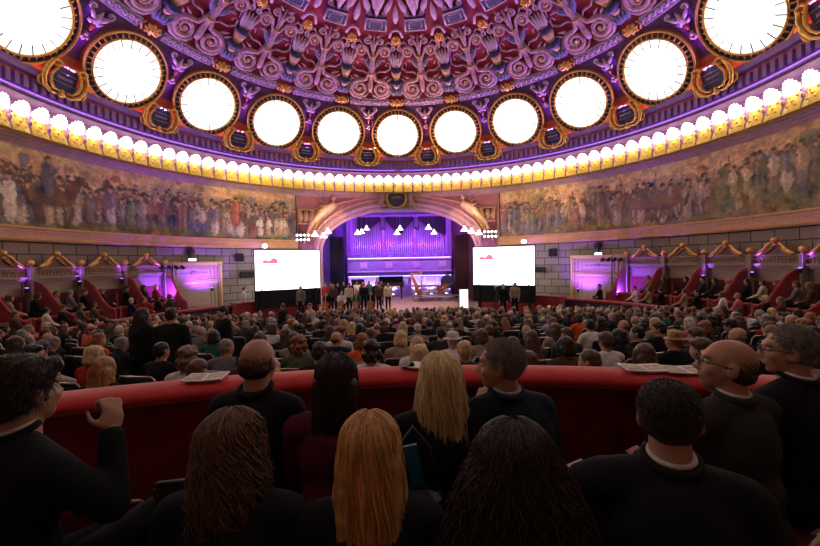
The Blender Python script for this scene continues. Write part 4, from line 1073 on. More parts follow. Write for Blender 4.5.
# small lamp bars beside the arch
for s,(x,y),sd in ((-1,(303,238),'left'),(1,(490,234.5),'right')):
    p=at_depth(x,y,24.3); root=empty('lamp_bar',p,0)
    for r_ in range(2):
        mb=MB(); mb.box((0,0,.26-.3*r_),(.95,.05,.05),0); mb.build('bar',M_['black'],root)
        for q in range(4):
            mb=MB(); mb.ell((-.36+.24*q,-.05,.18-.3*r_),(.085,.085,.085),0); mb.build('bulb',M_['bell'],root)
    mb=MB(); mb.box((0,.3,.1),(.06,.6,.6),0); mb.build('bracket',M_['black'],root)
    tag(root,f'two-row lamp bar mounted on the {sd} marble pilaster','lamp bar')
# ------------------------------------------------------------------ stage lights
def area(name,loc,aim,pw,col,sx,sy):
    l=bpy.data.lights.new(name,'AREA'); l.energy=pw; l.color=col; l.shape='RECTANGLE'; l.size=sx; l.size_y=sy
    o=bpy.data.objects.new(name,l); COL.objects.link(o); o.location=loc; o.rotation_euler=(Vector(aim)-Vector(loc)).to_track_quat('-Z','Y').to_euler(); return o
def spot(name,loc,aim,pw,col,size=60,r=.05,blend=.6):
    l=bpy.data.lights.new(name,'SPOT'); l.energy=pw; l.color=col; l.spot_size=R_(size); l.spot_blend=blend; l.shadow_soft_size=r
    o=bpy.data.objects.new(name,l); COL.objects.link(o); o.location=loc; o.rotation_euler=(Vector(aim)-Vector(loc)).to_track_quat('-Z','Y').to_euler(); return o
BL=(.10,.03,1.0); PU=(.42,.08,1.0)
for x in (-3.4,-1.0,1.2,3.4): spot('stage_blue',(x,14.6,ZC+3.6),(x*1.0,19.8,ZC+1.5),900,PU,75)
for x in (-3.0,3.0): spot('stage_wash',(x,13.8,ZC+3.5),(x*.4,14.0,ZC+SH),1200,(.75,.3,1.0),85)
spot('stage_left',(2.0,13.9,ZC+3.0),(-5.0,16.5,ZC+1.0),1000,BL,70)
spot('stage_front',(0,9.5,ZC+5.2),(0,12.5,ZC+SH),1600,(1,.72,.62),60)
for i,x in enumerate((-3.7,-2.3,-.6,1.4,2.6,3.9)):
    root=empty('floor_uplight',(x,18.75,ZC+SH)); mb=MB(); mb.tube([(0,0,0),(0,0,.16)],[.10,.12],0,10); mb.build('housing',M_['black'],root)
    mb=MB(); mb.ell((0,0,.17),(.11,.11,.04),0); mb.build('lens',mat('uplight_lens',(.8,.8,1),.4,emit=(.7,.65,1),estr=8),root)
    tag(root,f'small white floor uplight under the organ balcony, {ordw(i+1)} from the left','uplight')
    spot('niche_light',(x,18.7,ZC+SH+.22),(x,19.3,ZC+SH+1.6),320,(.45,.38,1.0),95)
# light tubes along the balcony ledge
for z,nm in ((3.22,'upper'),(1.70,'lower')):
    mb=MB(); mb.tube([(-4.3,18.93,ZC+SH+z),(4.3,18.93,ZC+SH+z)],.03,0,6); tag(mb.build('light_tube',mat('ledge_glow',(.5,.4,1),.4,emit=(.42,.28,1),estr=4)),f'violet light tube along the {nm} ledge of the organ balcony','light tube')
# added spots without any fixture, brightening the gilded figures, arch and mural
for s in (-1,1): spot('added_figure_warm',(s*4.2,8.6,ZC+4.6),tuple(P(14,s*19,2.5)),520,(1,.72,.36),34)
for s in (-1,1): spot('added_arch_wash',(s*1.5,6.5,ZC+.2),(s*4.3,13.4,ZC+2.9),800,(.80,.30,1.0),50)
for s in (-1,1): spot('added_mural_warm',(s*7.6,7.0,ZC+5.3),(s*9.0,10.4,ZC+3.6),160,(1,.62,.25),80)
# ------------------------------------------------------------------ people
SKIN=[mat('skin_%s'%n,c,.5) for n,c in (('fair',(.56,.31,.21)),('warm',(.48,.25,.16)),('tan',(.40,.20,.12)))]
for m in SKIN: m.node_tree.nodes['Principled BSDF'].inputs['Subsurface Weight'].default_value=.0
def hairm(name,c,k=.5): return mat(name,c,.42,var=k,vscale=60,stretch=(1,1,.12),bump=.5,bscale=90)
HAIR={'dark brown':hairm('hair_dark_brown',(.030,.017,.011)),'black':hairm('hair_black',(.012,.009,.008)),'brown':hairm('hair_brown',(.09,.045,.022)),
 'blonde':hairm('hair_blonde',(.62,.43,.20)),'golden':hairm('hair_golden',(.38,.19,.06)),'grey':hairm('hair_grey',(.22,.19,.165)),'white':hairm('hair_white',(.55,.50,.44)),'red':hairm('hair_red',(.26,.075,.025)),'light brown':hairm('hair_light_brown',(.20,.11,.05))}
CL={}
for n,c in (('black',(.010,.010,.012)),('navy',(.014,.018,.034)),('charcoal',(.035,.033,.033)),('white',(.72,.68,.62)),('cream',(.60,.50,.38)),('grey',(.17,.16,.155)),('plum',(.13,.014,.05)),('pink',(.60,.17,.24)),('orange',(.70,.10,.02)),('green',(.02,.12,.085)),('red',(.40,.02,.02)),('brown',(.09,.05,.03)),('beige',(.32,.25,.17)),('blue',(.06,.12,.24)),('light blue',(.38,.46,.55)),('olive',(.10,.10,.05))):
    CL[n]=mat('cloth_'+n.replace(' ','_'),c,.85,var=.18,vscale=14,bump=.25,bscale=25,sheen=0,spec=.22)
EYEW=mat('eye_white',(.75,.72,.68),.3); IRIS=mat('eye_iris',(.05,.03,.02),.3); LIP=mat('lips',(.42,.14,.12),.5)
SHOE=M_['black']
def rotm(yaw=0,pitch=0,roll=0):   # yaw: + turns the face to its own left; pitch + looks down
    return Matrix.Rotation(yaw,3,'Z')@Matrix.Rotation(-pitch,3,'X')@Matrix.Rotation(roll,3,'Y')
def ik(a,b,l1,l2,pole):
    d=b-a; L=min(d.length,(l1+l2)*.985); dirn=d.normalized(); b2=a+dirn*L
    x=(l1*l1-l2*l2+L*L)/(2*L); h=math.sqrt(max(l1*l1-x*x,0)); p=pole-dirn*pole.dot(dirn); p.normalize()
    return a+dirn*x+p*h,b2
def skeleton(lean=.08,side=0,hyaw=0,hpitch=.05,hroll=0,lh=(-.10,.36,.60),rh=(.10,.36,.60),stand=False,lpole=None,rpole=None,legs=None,twist=0,narrow=1.0,seat=.52):
    J={}
    hz=.92 if stand else seat
    J['hip']=Vector((0,0,hz)); T=.50
    up_=Vector((math.sin(side),math.sin(lean),math.cos(lean)*math.cos(side))).normalized()
    J['up']=up_; J['neck']=J['hip']+up_*T
    J['chest']=J['hip']+up_*(T*.66); J['belly']=J['hip']+up_*(T*.28)
    tw=Matrix.Rotation(twist,3,'Z'); J['tw']=tw
    sw=.185*narrow
    for s,n in ((-1,'L'),(1,'R')):
        sh=J['neck']+tw@Vector((s*sw,0,-.055)); J['sh'+n]=sh
        tgt=Vector(lh if n=='L' else rh); pole=(lpole if n=='L' else rpole) or Vector((s*.5,-.2,-.85))
        J['el'+n],J['wr'+n]=ik(sh,tgt,.29,.255,Vector(pole))
        hp=J['hip']+Vector((s*.095,.0,-.02)); J['hp'+n]=hp
        if stand: J['kn'+n]=Vector((s*.10,.03,.50)); J['an'+n]=Vector((s*.11,0,.09))
        else: J['kn'+n]=Vector((s*.13,.44,hz-.02)); J['an'+n]=Vector((s*.13,.42,.09))
    if legs: 
        for k,v in legs.items(): J[k]=Vector(v)
    J['H']=rotm(hyaw,hpitch,hroll); J['head']=J['neck']+up_*.058+J['H']@Vector((0,.022,.105))
    return J
def headprims(mb,J,fem=False,detail=True):
    H=J['H']; c=J['head']; k=.95 if fem else 1.0
    def p(x,y,z): return c+H@(Vector((x,y,z))*k)
    e=lambda a,r,n=14: mb.ell(p(*a),[q*k for q in r],0,H,n,10)
    e((0,-.014,.022),(.074,.093,.084)); e((0,.018,-.035),(.064,.072,.085)); e((0,.036,-.082),(.046,.048,.034)); e((0,.052,-.098),(.026,.024,.018))
    mb.cone(p(0,.078,.008),p(0,.102,-.030),.010*k,.014*k,0,8); e((-.012,.094,-.034),(.010,.010,.008),8); e((.012,.094,-.034),(.010,.010,.008),8)
    mb.cone(p(-.034,.074,.026),p(.034,.074,.026),.013*k,.013*k,0,8)
    mb.cone(p(-.018,.083,-.060),p(.018,.083,-.060),.010*k,.010*k,0,8)
    for s in (-1,1):
        e((s*.040,.058,-.030),(.022,.022,.022),10)
        mb.ell(p(s*.076,-.012,-.012),[q*k for q in (.013,.022,.034)],0,H@Matrix.Rotation(s*.35,3,'Z'),10,8)
    mb.cone(p(0,-.018,-.06),J['neck']+J['up']*.0,.056*k if not fem else .046,.064 if not fem else .054,0,14)
def handprims(mb,wr,el,palmn,curl=.5,spread=.02,s=1,sc=1.0):
    d=(wr-el).normalized(); n=Vector(palmn); n=(n-d*n.dot(d)).normalized(); side=d.cross(n)*(-s)
    pc=wr+d*.05*sc
    M=Matrix((side,d,n)).transposed()
    mb.ell(pc,(.042*sc,.052*sc,.017*sc),0,M,12,8)
    for i in range(4):
        off=(i-1.5)*.020*sc; L=[.036,.042,.040,.031][i]*sc
        p=pc+d*.042*sc+side*off; a=curl*.5; dd=d
        for sgm in range(3):
            dd=(d*math.cos(a)+n*math.sin(a)).normalized(); q=p+(dd+side*(i-1.5)*spread)*L*(1-.18*sgm); mb.cone(p,q,.0088*sc,.0080*sc,0,7); p=q; a+=curl
    p=pc-side*.036*sc-d*.02*sc; dd=(d*.65-side*.75+n*.25).normalized(); q=p+dd*.038*sc; mb.cone(p,q,.0115*sc,.010*sc,0,7); q2=q+(d*.9-side*.05+n*.4).normalized()*.034*sc; mb.cone(q,q2,.010*sc,.0085*sc,0,7)
def bodymesh(J,vox,fem=False,hands=None,coarse=False,skin=None):
    mb=MB(); headprims(mb,J,fem)
    tw=J['tw']
    mb.ell(J['chest'],(.155,.10,.19),0,tw); mb.ell(J['belly'],(.14,.10,.17),0); mb.ell(J['hip'],(.155,.11,.12),0)
    mb.cone(J['shL'],J['shR'],.055,.055)
    for n,s in (('L',-1),('R',1)):
        mb.cone(J['neck'],J['sh'+n],.05,.05)
        mb.cone(J['sh'+n],J['el'+n],.050,.038); mb.cone(J['el'+n],J['wr'+n],.038,.026)
        hp=(hands or {}).get(n,{})
        if coarse:
            d=(J['wr'+n]-J['el'+n]).normalized(); mb.cone(J['wr'+n],J['wr'+n]+d*.09,.030,.034)
            for i in range(4): mb.cone(J['wr'+n]+d*.08+Vector((.018*(i-1.5),0,0)),J['wr'+n]+d*.16+Vector((.026*(i-1.5),0,-.02)),.012,.010,0,6)
            mb.cone(J['wr'+n]+d*.04,J['wr'+n]+d*.09+Vector((-s*.05,0,0)),.013,.011,0,6)
        else: handprims(mb,J['wr'+n],J['el'+n],hp.get('n',(-s*.6,.2,-.8)),hp.get('curl',.45),hp.get('spread',.02),s)
        mb.cone(J['hp'+n],J['kn'+n],.075,.052); mb.cone(J['kn'+n],J['an'+n],.050,.036)
        f=J.get('toe'+n) or Vector((0,.16,-.05)); mb.cone(J['an'+n]+Vector((0,-.02,-.04)),J['an'+n]+f,.038,.030)
    return voxel(mb,vox,3,'person_body',[skin or SKIN[0]])
def topmesh(J,vox,fem=False,suit=True,mats=(),cut=0):
    mb=MB(); g=.014 if fem else .024; tw=J['tw']
    mb.ell(J['chest'],(.158+g,.112+g,.20),0,tw); mb.ell(J['belly'],(.150+g,.112+g,.18),0); mb.ell(J['hip']+Vector((0,0,.0)),(.165+g,.125+g,.13),0)
    r=.058+g*.6
    mb.cone(J['shL'],J['shR'],r,r)
    for n in 'LR':
        mb.cone(J['neck']+Vector((0,-.014,-.005)),J['sh'+n],.058+g*.4,r)
        mb.cone(J['sh'+n],J['el'+n],.058+g*.55,.048+g*.4); mb.cone(J['el'+n],J['wr'+n].lerp(J['el'+n],.06),.047+g*.4,.036+g*.3)
    return voxel(mb,vox,4,'upper_clothing',mats)
def trousermesh(J,vox,mats=()):
    mb=MB(); mb.ell(J['hip']+Vector((0,0,-.01)),(.172,.132,.12),0)
    for n in 'LR':
        mb.cone(J['hp'+n],J['kn'+n],.093,.070); mb.cone(J['kn'+n],J['an'+n],.068,.055)
    return voxel(mb,vox,3,'trousers',mats)
def shoes(J,mats):
    mb=MB()
    for n in 'LR':
        f=J.get('toe'+n) or Vector((0,.16,-.05)); a=J['an'+n]
        mb.cone(a+Vector((0,-.03,-.035)),a+f,.045,.038,0,10)
        mb.box(a+Vector((0,.06,-.082)),(.075,.27,.015),0)
    return mb.mesh('shoes',mats)
def noisy(me,amp,sc,seed=0):
    for v in me.vertices:
        q=noise.noise(Vector(v.co)*sc+Vector((seed,seed*2,0))); v.co=Vector(v.co)+Vector(v.normal)*q*amp
    me.update(); return me
def hairprims(style,fem):
    """hair volume in head coordinates"""
    mb=MB(); e=lambda a,r: mb.ell(a,r,0,None,16,10); c=mb.cone
    if style=='short':
        e((0,-.020,.042),(.081,.092,.076)); e((0,-.052,-.005),(.078,.062,.078)); c((-.070,.012,.02),(-.071,.008,-.02),.012,.007); c((.070,.012,.02),(.071,.008,-.02),.012,.007)
    elif style=='full':
        e((0,-.018,.050),(.088,.100,.082)); e((0,-.052,.0),(.085,.070,.088)); e((0,.055,.072),(.062,.035,.034)); e((.03,.058,.080),(.04,.03,.03))
        c((-.073,.015,.02),(-.074,.012,-.025),.014,.008); c((.073,.015,.02),(.074,.012,-.025),.014,.008)
    elif style=='ring':
        e((0,-.047,-.028),(.0765,.060,.050)); 
        for s in (-1,1): c((s*.068,.008,-.004),(s*.068,-.03,.002),.008,.010)
    elif style=='crop':
        e((0,-.020,.034),(.0785,.092,.078)); e((0,-.050,-.01),(.0755,.058,.065))
    elif style=='bob':
        e((0,-.018,.040),(.088,.100,.085)); e((0,-.045,-.03),(.094,.078,.10))
        for s in (-1,1): c((s*.075,.02,.03),(s*.080,.012,-.11),.028,.030)
        c((-.04,-.075,-.06),(.04,-.075,-.06),.05,.05)
    elif style=='long':
        e((0,-.018,.040),(.086,.098,.082)); e((0,-.05,-.02),(.09,.07,.10))
        for s in (-1,0,1): c((s*.055,-.06,-.02),(s*.062,-.085,-.24),.052,.042)
        for s in (-1,1): c((s*.075,.015,.02),(s*.085,-.02,-.15),.026,.028)
    elif style=='bun':
        e((0,-.018,.036),(.081,.096,.080)); e((0,-.05,-.01),(.078,.06,.07)); e((0,-.115,.03),(.04,.038,.04))
    elif style=='curly':
        rr=random.Random(3)
        e((0,-.03,.03),(.09,.10,.09))
        for i in range(90):
            a=rr.uniform(0,2*PI); t=rr.uniform(0,PI*.8); x,y,z=.10*math.sin(t)*math.cos(a),-.03+.10*math.sin(t)*math.sin(a),.03+.10*math.cos(t)-(.05 if t>1.2 else 0)
            if y>.045 and z<.07: continue
            mb.ell((x,y,z),.026,0,None,8,6)
    elif style=='hat':
        mb.lathe([(.09,0),(.092,.06),(.08,.10),(.03,.115)],(0,-.02,.02),0,16); mb.lathe([(.14,.01),(.14,.02)],(0,-.02,.01),0,16); e((0,-.05,-.03),(.08,.06,.07))
    return mb
def strands(mb,n,L0,L1,seed,wave=.012,wl=.12,curl=0,rad=.0045,cx=(0,-.02,.03),rx=(.090,.102,.090),spread=.10,part=0,back=1.0,a_front=.55,shoulder=None,mats=3):
    """long hair locks: follow the skull from the crown, then fall; head coordinates turned upright"""
    rr=random.Random(seed); C=Vector(cx)
    for i in range(n):
        a=rr.uniform(-PI+a_front,PI-a_front)       # 0 = back
        u=rr.uniform(.02,1)**.8; t0=u*1.45; L=rr.uniform(L0,L1); lift=1+rr.uniform(-.03,.10)
        dx,dy=math.sin(a),-math.cos(a); pts=[]; k=0
        t=t0; s=0; step=.028; ph=rr.uniform(0,6.3); pos=None; amp=wave*rr.uniform(.6,1.4)
        out=rr.uniform(.2,1.0)*spread
        while s<L:
            if t<1.62:
                base=C+Vector((rx[0]*math.sin(t)*dx,rx[1]*math.sin(t)*dy,rx[2]*math.cos(t)))*lift; t+=step/.095
            else:
                f=s/L; base=pos+Vector((dx*out*step*(1.2-f),dy*out*step*(.8-f)*.8,-step)) 
            pos=base; fl=min(1,max(0,(t-1.0)/.6))
            w=amp*math.sin(2*PI*s/wl+ph)*fl; w2=amp*math.cos(2*PI*s/wl+ph)*fl*(1 if curl else .4)
            pts.append(base+Vector((dy*-w+dx*w2,dx*w+dy*w2,0)))
            s+=step
        m=len(pts)
        if m<3: continue
        mb.tube(pts,[rad*(.7+.6*min(1,j/3))*(1-.8*(j/(m-1))**2) for j in range(m)],rr.randrange(mats),4,cap=False)
def shorthair(mb,n,seed,L=.03,rad=.0012,front=.055,lo=-.07,cx=(0,-.02,.03),rx=(.078,.093,.082),top=True,comb=(0,-.6,-.2),mess=.22):
    rr=random.Random(seed); C=Vector(cx)
    for i in range(n):
        a=rr.uniform(-PI,PI); z=rr.uniform(-.95,1); r=math.sqrt(1-z*z); nrm=Vector((r*math.sin(a),-r*math.cos(a),z))
        p=C+Vector((nrm.x*rx[0],nrm.y*rx[1],nrm.z*rx[2]))
        if p.z<lo or (p.y>front-.6*max(0,.055-p.z) and p.z<.085) or (not top and p.z>.035): continue
        d=(nrm*.5+Vector(comb)+Vector((rr.gauss(0,mess),rr.gauss(0,mess),rr.gauss(0,mess)))).normalized()
        pts=[p,p+d*L*.5+nrm*.004,p+d*L+Vector((0,0,-.25*L))]; mb.tube(pts,[rad,rad*.8,rad*.2],rr.randrange(3),4,cap=False)
def finer(root,J,fem,glasses=False):
    H=J['H']; c=J['head']; k=.95 if fem else 1
    for s in (-1,1):
        e=MB(); e.ell(c+H@(Vector((s*.031,.068,.004))*k),.0125,0,None,10,8); e.ell(c+H@(Vector((s*.031,.0778,.004))*k),(.006,.006,.006),1,None,8,6); e.build('eye',[EYEW,IRIS],root)
    if glasses:
        g=MB()
        for s in (-1,1):
            g.tube([c+H@Vector((s*.034+.024*math.cos(q),.096,.002+.018*math.sin(q))) for q in np.linspace(0,2*PI,13)[:-1]],.0022,0,5,closed=True)
            g.tube([c+H@Vector((s*.058,.094,.006)),c+H@Vector((s*.082,.03,.006)),c+H@Vector((s*.084,-.015,.0))],.0022,0,5)
        g.tube([c+H@Vector((-.010,.097,.004)),c+H@Vector((.010,.097,.004))],.002,0,5)
        g.build('glasses',M_['black'],root)
def person(name_lab,loc,rz,J,top,bottom,skin,hair=None,fem=False,suit=True,hands=None,vox=.0085,hairbuild=None,collar=None,glasses=False,scale=1.0,group=None):
    root=link('person',bodymesh(J,vox,fem,hands,skin=skin)); root.location=loc; root.rotation_euler=(0,0,rz); root.scale=(scale,)*3
    t=link('jacket' if suit else 'top',topmesh(J,.014,fem,suit,[top]),root)
    link('trousers',trousermesh(J,.016,[bottom]),root); link('shoes',shoes(J,[SHOE]),root)
    if suit:
        mb=MB(); nb=J['neck']; 
        mb.tube([nb+J['up']*(.048-.018*math.cos(a))+Vector((.071*math.sin(a),-.012-.066*math.cos(a)+ .0,0)) for a in np.linspace(-2.3,2.3,17)],.013,0,8,flat=.9)
        mb.build('collar',top,t)
    if collar:
        mb=MB(); nb=J['neck']
        mb.tube([nb+J['up']*(.060-.012*math.cos(a))+Vector((.0585*math.sin(a),-.012-.056*math.cos(a),0)) for a in np.linspace(-2.7,2.7,19)],.008,0,8); mb.build('shirt_collar',collar,root)
    H4=Matrix.Translation(J['head'])@J['H'].to_4x4()
    finer(root,J,fem,glasses)
    if hairbuild:
        o=hairbuild(root); o.matrix_local=H4 @ (Matrix.Diagonal((.95,.95,.95,1)) if fem else Matrix.Identity(4))
    tag(root,name_lab,'person',group)
    return root
def shade3(c): return [hairm('hair_strand',tuple(q*f for q in c),.25) for f in (.75,1.0,1.3)]
def hb_short(style,col,n=900,L=.03,seed=1,amp=.006,top=True,comb=(0,-.6,-.2),rx=(.080,.093,.084),front=.055):
    def f(root):
        me=noisy(voxel(hairprims(style,False),.006,2,'hair',[col]),amp,38,seed); o=link('hair',me,root)
        mb=MB(); shorthair(mb,n,seed,L,front=front,comb=comb,top=top,rx=rx)
        if mb.v:
            c=col.node_tree.nodes['Principled BSDF']; base=[e.color[:3] for nd in col.node_tree.nodes if nd.type=='VALTORGB' for e in nd.color_ramp.elements]
            avg=tuple((a+b)/2 for a,b in zip(*base)); mb.build('hair_locks',shade3(avg),o)
        return o
    return f
def hb_long(col,n,L0,L1,seed,core='long',**kw):
    def f(root):
        me=noisy(voxel(hairprims(core,True),.008,3,'hair',[hairm('hair_core',tuple(q*.8 for q in col),.2)]),.006,25,seed); o=link('hair',me,root)
        mb=MB(); strands(mb,n,L0,L1,seed,**kw); mb.build('hair_locks',shade3(col),o); return o
    return f
# --- chairs of the rear box
M_['chairback']=mat('chair_dark_velvet',(.035,.006,.008),.7,sheen=.2,var=.2,vscale=5)
def boxchair(lab,loc,rz,m=None,gilt=False):
    root=empty('banquet_chair',loc,rz); m=m or M_['chairback']
    mb=MB(); mb.box((0,.02,.375),(.45,.44,.08),0,bev=.03); mb.build('seat',M_['velvet'],root)
    mb=MB(); n=12
    vs=[];fs=[]
    for i in range(n+1):
        x=-.21+.42*i/n; zt=.88+.03*(1-(x/.21)**2)
        for (y,z) in ((-.215,.50),(-.255,zt-.01),(-.275,zt),(-.30,zt-.01),(-.255,.50)): vs.append((x,y,z))
    fs=[(i*5+q,i*5+5+q,i*5+5+(q+1)%5,i*5+(q+1)%5) for i in range(n) for q in range(5)]+[(0,1,2,3,4),tuple(n*5+q for q in (4,3,2,1,0))]
    mb.add(vs,fs,0,False); mb.build('backrest',m,root)
    mb=MB(); fr=[(-.215,-.23,.40),(-.222,-.262,.80),(-.20,-.285,.885),(0,-.288,.915),(.20,-.285,.885),(.222,-.262,.80),(.215,-.23,.40)]; mb.tube(fr,.013,0,6); mb.build('back_frame',M_['gold_dull'] if gilt else M_['black'],root)
    for x in (-.2,.2):
        for y0,y1 in ((.2,.22),(-.2,-.24)):
            mb=MB(); mb.tube([(x,y1,0),(x,y0,.41)],.015,0,6); mb.build('leg',M_['black'],root)
    tag(root,lab,'chair'); return root
def hpos(x,y,d,headz):
    p=at_depth(x,y,d); return Vector((p.x,p.y,BZ))
PERS=[]
BLK=CL['black']
def place(x,y,d,J,rz,scale=1.0):
    """floor point so that the head centre projects to pixel x,y at depth d"""
    p=at_depth(x,y,d); h=Matrix.Rotation(rz,3,'Z')@(J['head']*scale); return Vector((p.x-h.x,p.y-h.y,BZ)), p.z-BZ-h.z
# ---- foreground figures (rear box). seated height is matched through the seat height
def fg(lab,x,y,d,rz,top,bottom,skin,hb,fem=False,suit=True,collar=None,glasses=False,hands=None,scale=1.0,chair=None,**pose):
    J=skeleton(**pose); loc,dz=place(x,y,d,J,rz,scale)
    s=pose.get('seat',.52)+dz/scale; pose['seat']=max(.42,min(.62,s)); J=skeleton(**pose)
    if abs(s-pose['seat'])>.005: print('SEAT',lab,round(s,3))
    loc,dz=place(x,y,d,J,rz,scale)
    print('FG',lab[:40],'dz',round(dz,3),'seat',round(pose['seat'],3),tuple(round(q,2) for q in loc))
    o=person(lab,loc,rz,J,top,bottom,skin,None,fem,suit,hands,.0085,hb,collar,glasses,scale)
    if chair:
        ch=boxchair(chair,loc+Matrix.Rotation(rz,3,'Z')@Vector((0,-.06,0)),rz,gilt='gilt' in chair); ch.scale=(.88,1,((pose['seat']-.145)*scale)/.415)
    return o,J
fg('wavy-haired man in a black suit with raised hand, seated at the far left',26,391,1.30,-.48,BLK,BLK,SKIN[1],hb_short('full',HAIR['dark brown'],3200,.042,5,.008,comb=(.1,-.5,.1)),collar=CL['white'],
   chair='red-seated banquet chair under the man at the far left',hyaw=.22,hpitch=.02,lean=.10,rh=(.12,.27,1.04),lh=(-.12,.40,.62),rpole=Vector((.25,-.1,-1)),
   hands={'R':{'n':(-.9,.1,.2),'curl':1.25},'L':{'curl':.5}},legs={'knR':(.16,.46,.67),'anR':(-.14,.62,.36),'knL':(-.10,.45,.50),'anL':(-.12,.44,.09)})
fg('balding man in a black suit from behind at the rail beside the plum sweater',259,361,1.80,-.15,BLK,BLK,SKIN[1],hb_short('ring',HAIR['dark brown'],1500,.010,8,.002,top=False,front=-.01,comb=(0,-.3,-.9)),
   chair='dark banquet chair of the balding man at the rail left of the plum sweater',narrow=.88,lean=.10,lh=(-.12,.34,.62),rh=(.12,.34,.62))
fg('woman with long dark hair and a plum sweater, from behind at the rail',337,378,1.72,0,CL['plum'],BLK,SKIN[0],hb_long((.022,.011,.009),1500,.30,.40,11,wave=.004,wl=.25,spread=.12,rad=.0026,core='long'),fem=True,suit=False,
   chair='dark banquet chair behind the woman in the plum sweater',lean=.08,narrow=.97,lh=(-.10,.34,.60),rh=(.10,.34,.60))
fg('woman with long pale blonde hair and black jacket at the rail',441,377,1.72,.0,BLK,BLK,SKIN[0],hb_long((.90,.64,.32),1700,.30,.42,12,wave=.008,wl=.22,spread=.22,rad=.0026,core='long'),fem=True,
   chair='dark banquet chair behind the pale blonde woman',lean=.08,side=.10,narrow=.88,hyaw=-.15,lh=(-.10,.34,.60),rh=(.10,.34,.60))
fg('grey-haired man in a navy suit leaning to talk to the blonde woman, hand out',499,364,1.76,.12,CL['navy'],BLK,SKIN[1],hb_short('crop',HAIR['grey'],3000,.020,21,.003),hyaw=1.05,hpitch=.05,narrow=.86,lean=.08,side=-.20,lh=(-.17,.36,.835),rh=(.12,.36,.62),lpole=Vector((-.7,-.3,-.7)),
   hands={'L':{'n':(.1,.1,1),'curl':.12,'spread':.05},'R':{}},collar=CL['light blue'],chair='dark banquet chair of the grey-haired man in navy')
fg('balding man with glasses and charcoal suit in profile, right side of the rail',726,364,1.66,.25,CL['charcoal'],BLK,SKIN[1],hb_short('ring',HAIR['dark brown'],1600,.010,31,.002,top=False,front=-.01,comb=(0,-.3,-.9)),hyaw=.75,hpitch=-.12,lean=.10,collar=CL['white'],glasses=True,scale=1.04,
   chair='dark banquet chair with gilt trim behind the balding man with glasses',lh=(-.14,.36,.62),rh=(.12,.36,.62))
fg('grey-haired man with glasses and white collar at the right edge',787,350,1.82,.30,BLK,BLK,SKIN[1],hb_short('crop',HAIR['grey'],3000,.020,41,.003),hyaw=.65,hpitch=.02,lean=.06,collar=CL['white'],glasses=True,scale=1.02,
   chair='dark banquet chair of the grey-haired man at the right edge',lh=(-.12,.36,.62),rh=(.12,.36,.62))
# nearer row
fg('woman with wavy brown shoulder-length hair and black dress, front left of the near row',234,446,1.24,-.05,BLK,BLK,SKIN[0],hb_long((.15,.075,.038),1900,.24,.36,13,wave=.014,wl=.11,curl=1,spread=.22,rad=.0025,core='bob'),fem=True,suit=False,
   chair='banquet chair under the woman with wavy brown hair',legs={'knL':(-.13,.27,.43),'anL':(-.13,.13,.09),'knR':(.13,.27,.43),'anR':(.13,.13,.09)},lean=.10,narrow=.98,lh=(-.12,.30,.62),rh=(.10,.30,.62),hyaw=-.05)
fg('woman with long straight golden hair and black top in the near row',371,463,1.19,-.02,BLK,BLK,SKIN[0],hb_long((.60,.32,.10),2000,.40,.58,14,wave=.007,wl=.26,spread=.15,rad=.0026,core='long'),fem=True,
   chair='banquet chair under the golden-haired woman',legs={'knL':(-.13,.27,.43),'anL':(-.13,.13,.09),'knR':(.13,.27,.43),'anR':(.13,.13,.09)},lean=.08,narrow=.9,lh=(-.10,.30,.58),rh=(.10,.30,.58))
fg('woman with very thick dark curly hair in the near row',513,464,1.08,.05,BLK,BLK,SKIN[1],hb_long((.036,.022,.017),2600,.34,.54,15,wave=.012,wl=.06,curl=1,spread=.62,rad=.0027,core='bob',rx=(.105,.112,.105)),fem=True,suit=False,
   chair='banquet chair under the woman with dark curly hair',legs={'knL':(-.13,.27,.43),'anL':(-.13,.13,.09),'knR':(.13,.27,.43),'anR':(.13,.13,.09)},lean=.08,narrow=.92,lh=(-.10,.30,.58),rh=(.10,.30,.58))
fg('broad man with short dark hair and black suit in the near row, right',669,416,1.20,-.38,BLK,BLK,SKIN[1],hb_short('crop',HAIR['dark brown'],3000,.015,51,.003),hyaw=-.18,hpitch=.10,legs={'knL':(-.13,.27,.43),'anL':(-.13,.13,.09),'knR':(.13,.27,.43),'anR':(.13,.13,.09)},lean=.14,collar=CL['white'],scale=1.01,
   chair='banquet chair with gilt trim under the broad man in the near row',lh=(-.20,.42,.70),rh=(.16,.34,.66),lpole=Vector((-1,-.1,-.3)),hands={'L':{'n':(0,.3,-1),'curl':.3}})
# ---- things on and by the rail
def booklet(x,y,lab,rz,w=.21,l=.15,m='paper',open_=True):
    p=at_h(x,y,-.745); mb=MB(); root=empty('programme_booklet',(p.x,ry(p.x)-.01,3.135),rz)
    mb=MB()
    if open_:
        for s in (-1,1): mb.box((s*w/4,0,.004),(w/2-.003,l,.008),0,Matrix.Rotation(-s*.05,3,'Y'))
        mb.build('pages',M_[m],root); mb=MB(); mb.box((-w/4,0,.010),(w/2*.8,l*.72,.001),0,Matrix.Rotation(.05,3,'Y')); mb.box((w/4,0,.010),(w/2*.8,l*.6,.001),0,Matrix.Rotation(-.05,3,'Y')); mb.build('printed_area',mat('print_tan',(.5,.38,.26),.6,var=.4,vscale=30),root)
    else: mb.box((0,0,.005),(w,l,.010),0,bev=.002); mb.build('cover',M_[m],root)
    tag(root,lab,'booklet'); return root
booklet(205,383,'open programme lying on the red rail left of the balding man',.12,.24,.17)
booklet(418,370,'white folded sheet on the red rail beside the blonde woman',-.3,.11,.15,'paper',False)
booklet(408,368.5,'dark closed notebook on the red rail left of the blonde woman',0,.09,.11,'black',False)
booklet(650,376,'first open programme on the red rail behind the broad man',-.12,.26,.17)
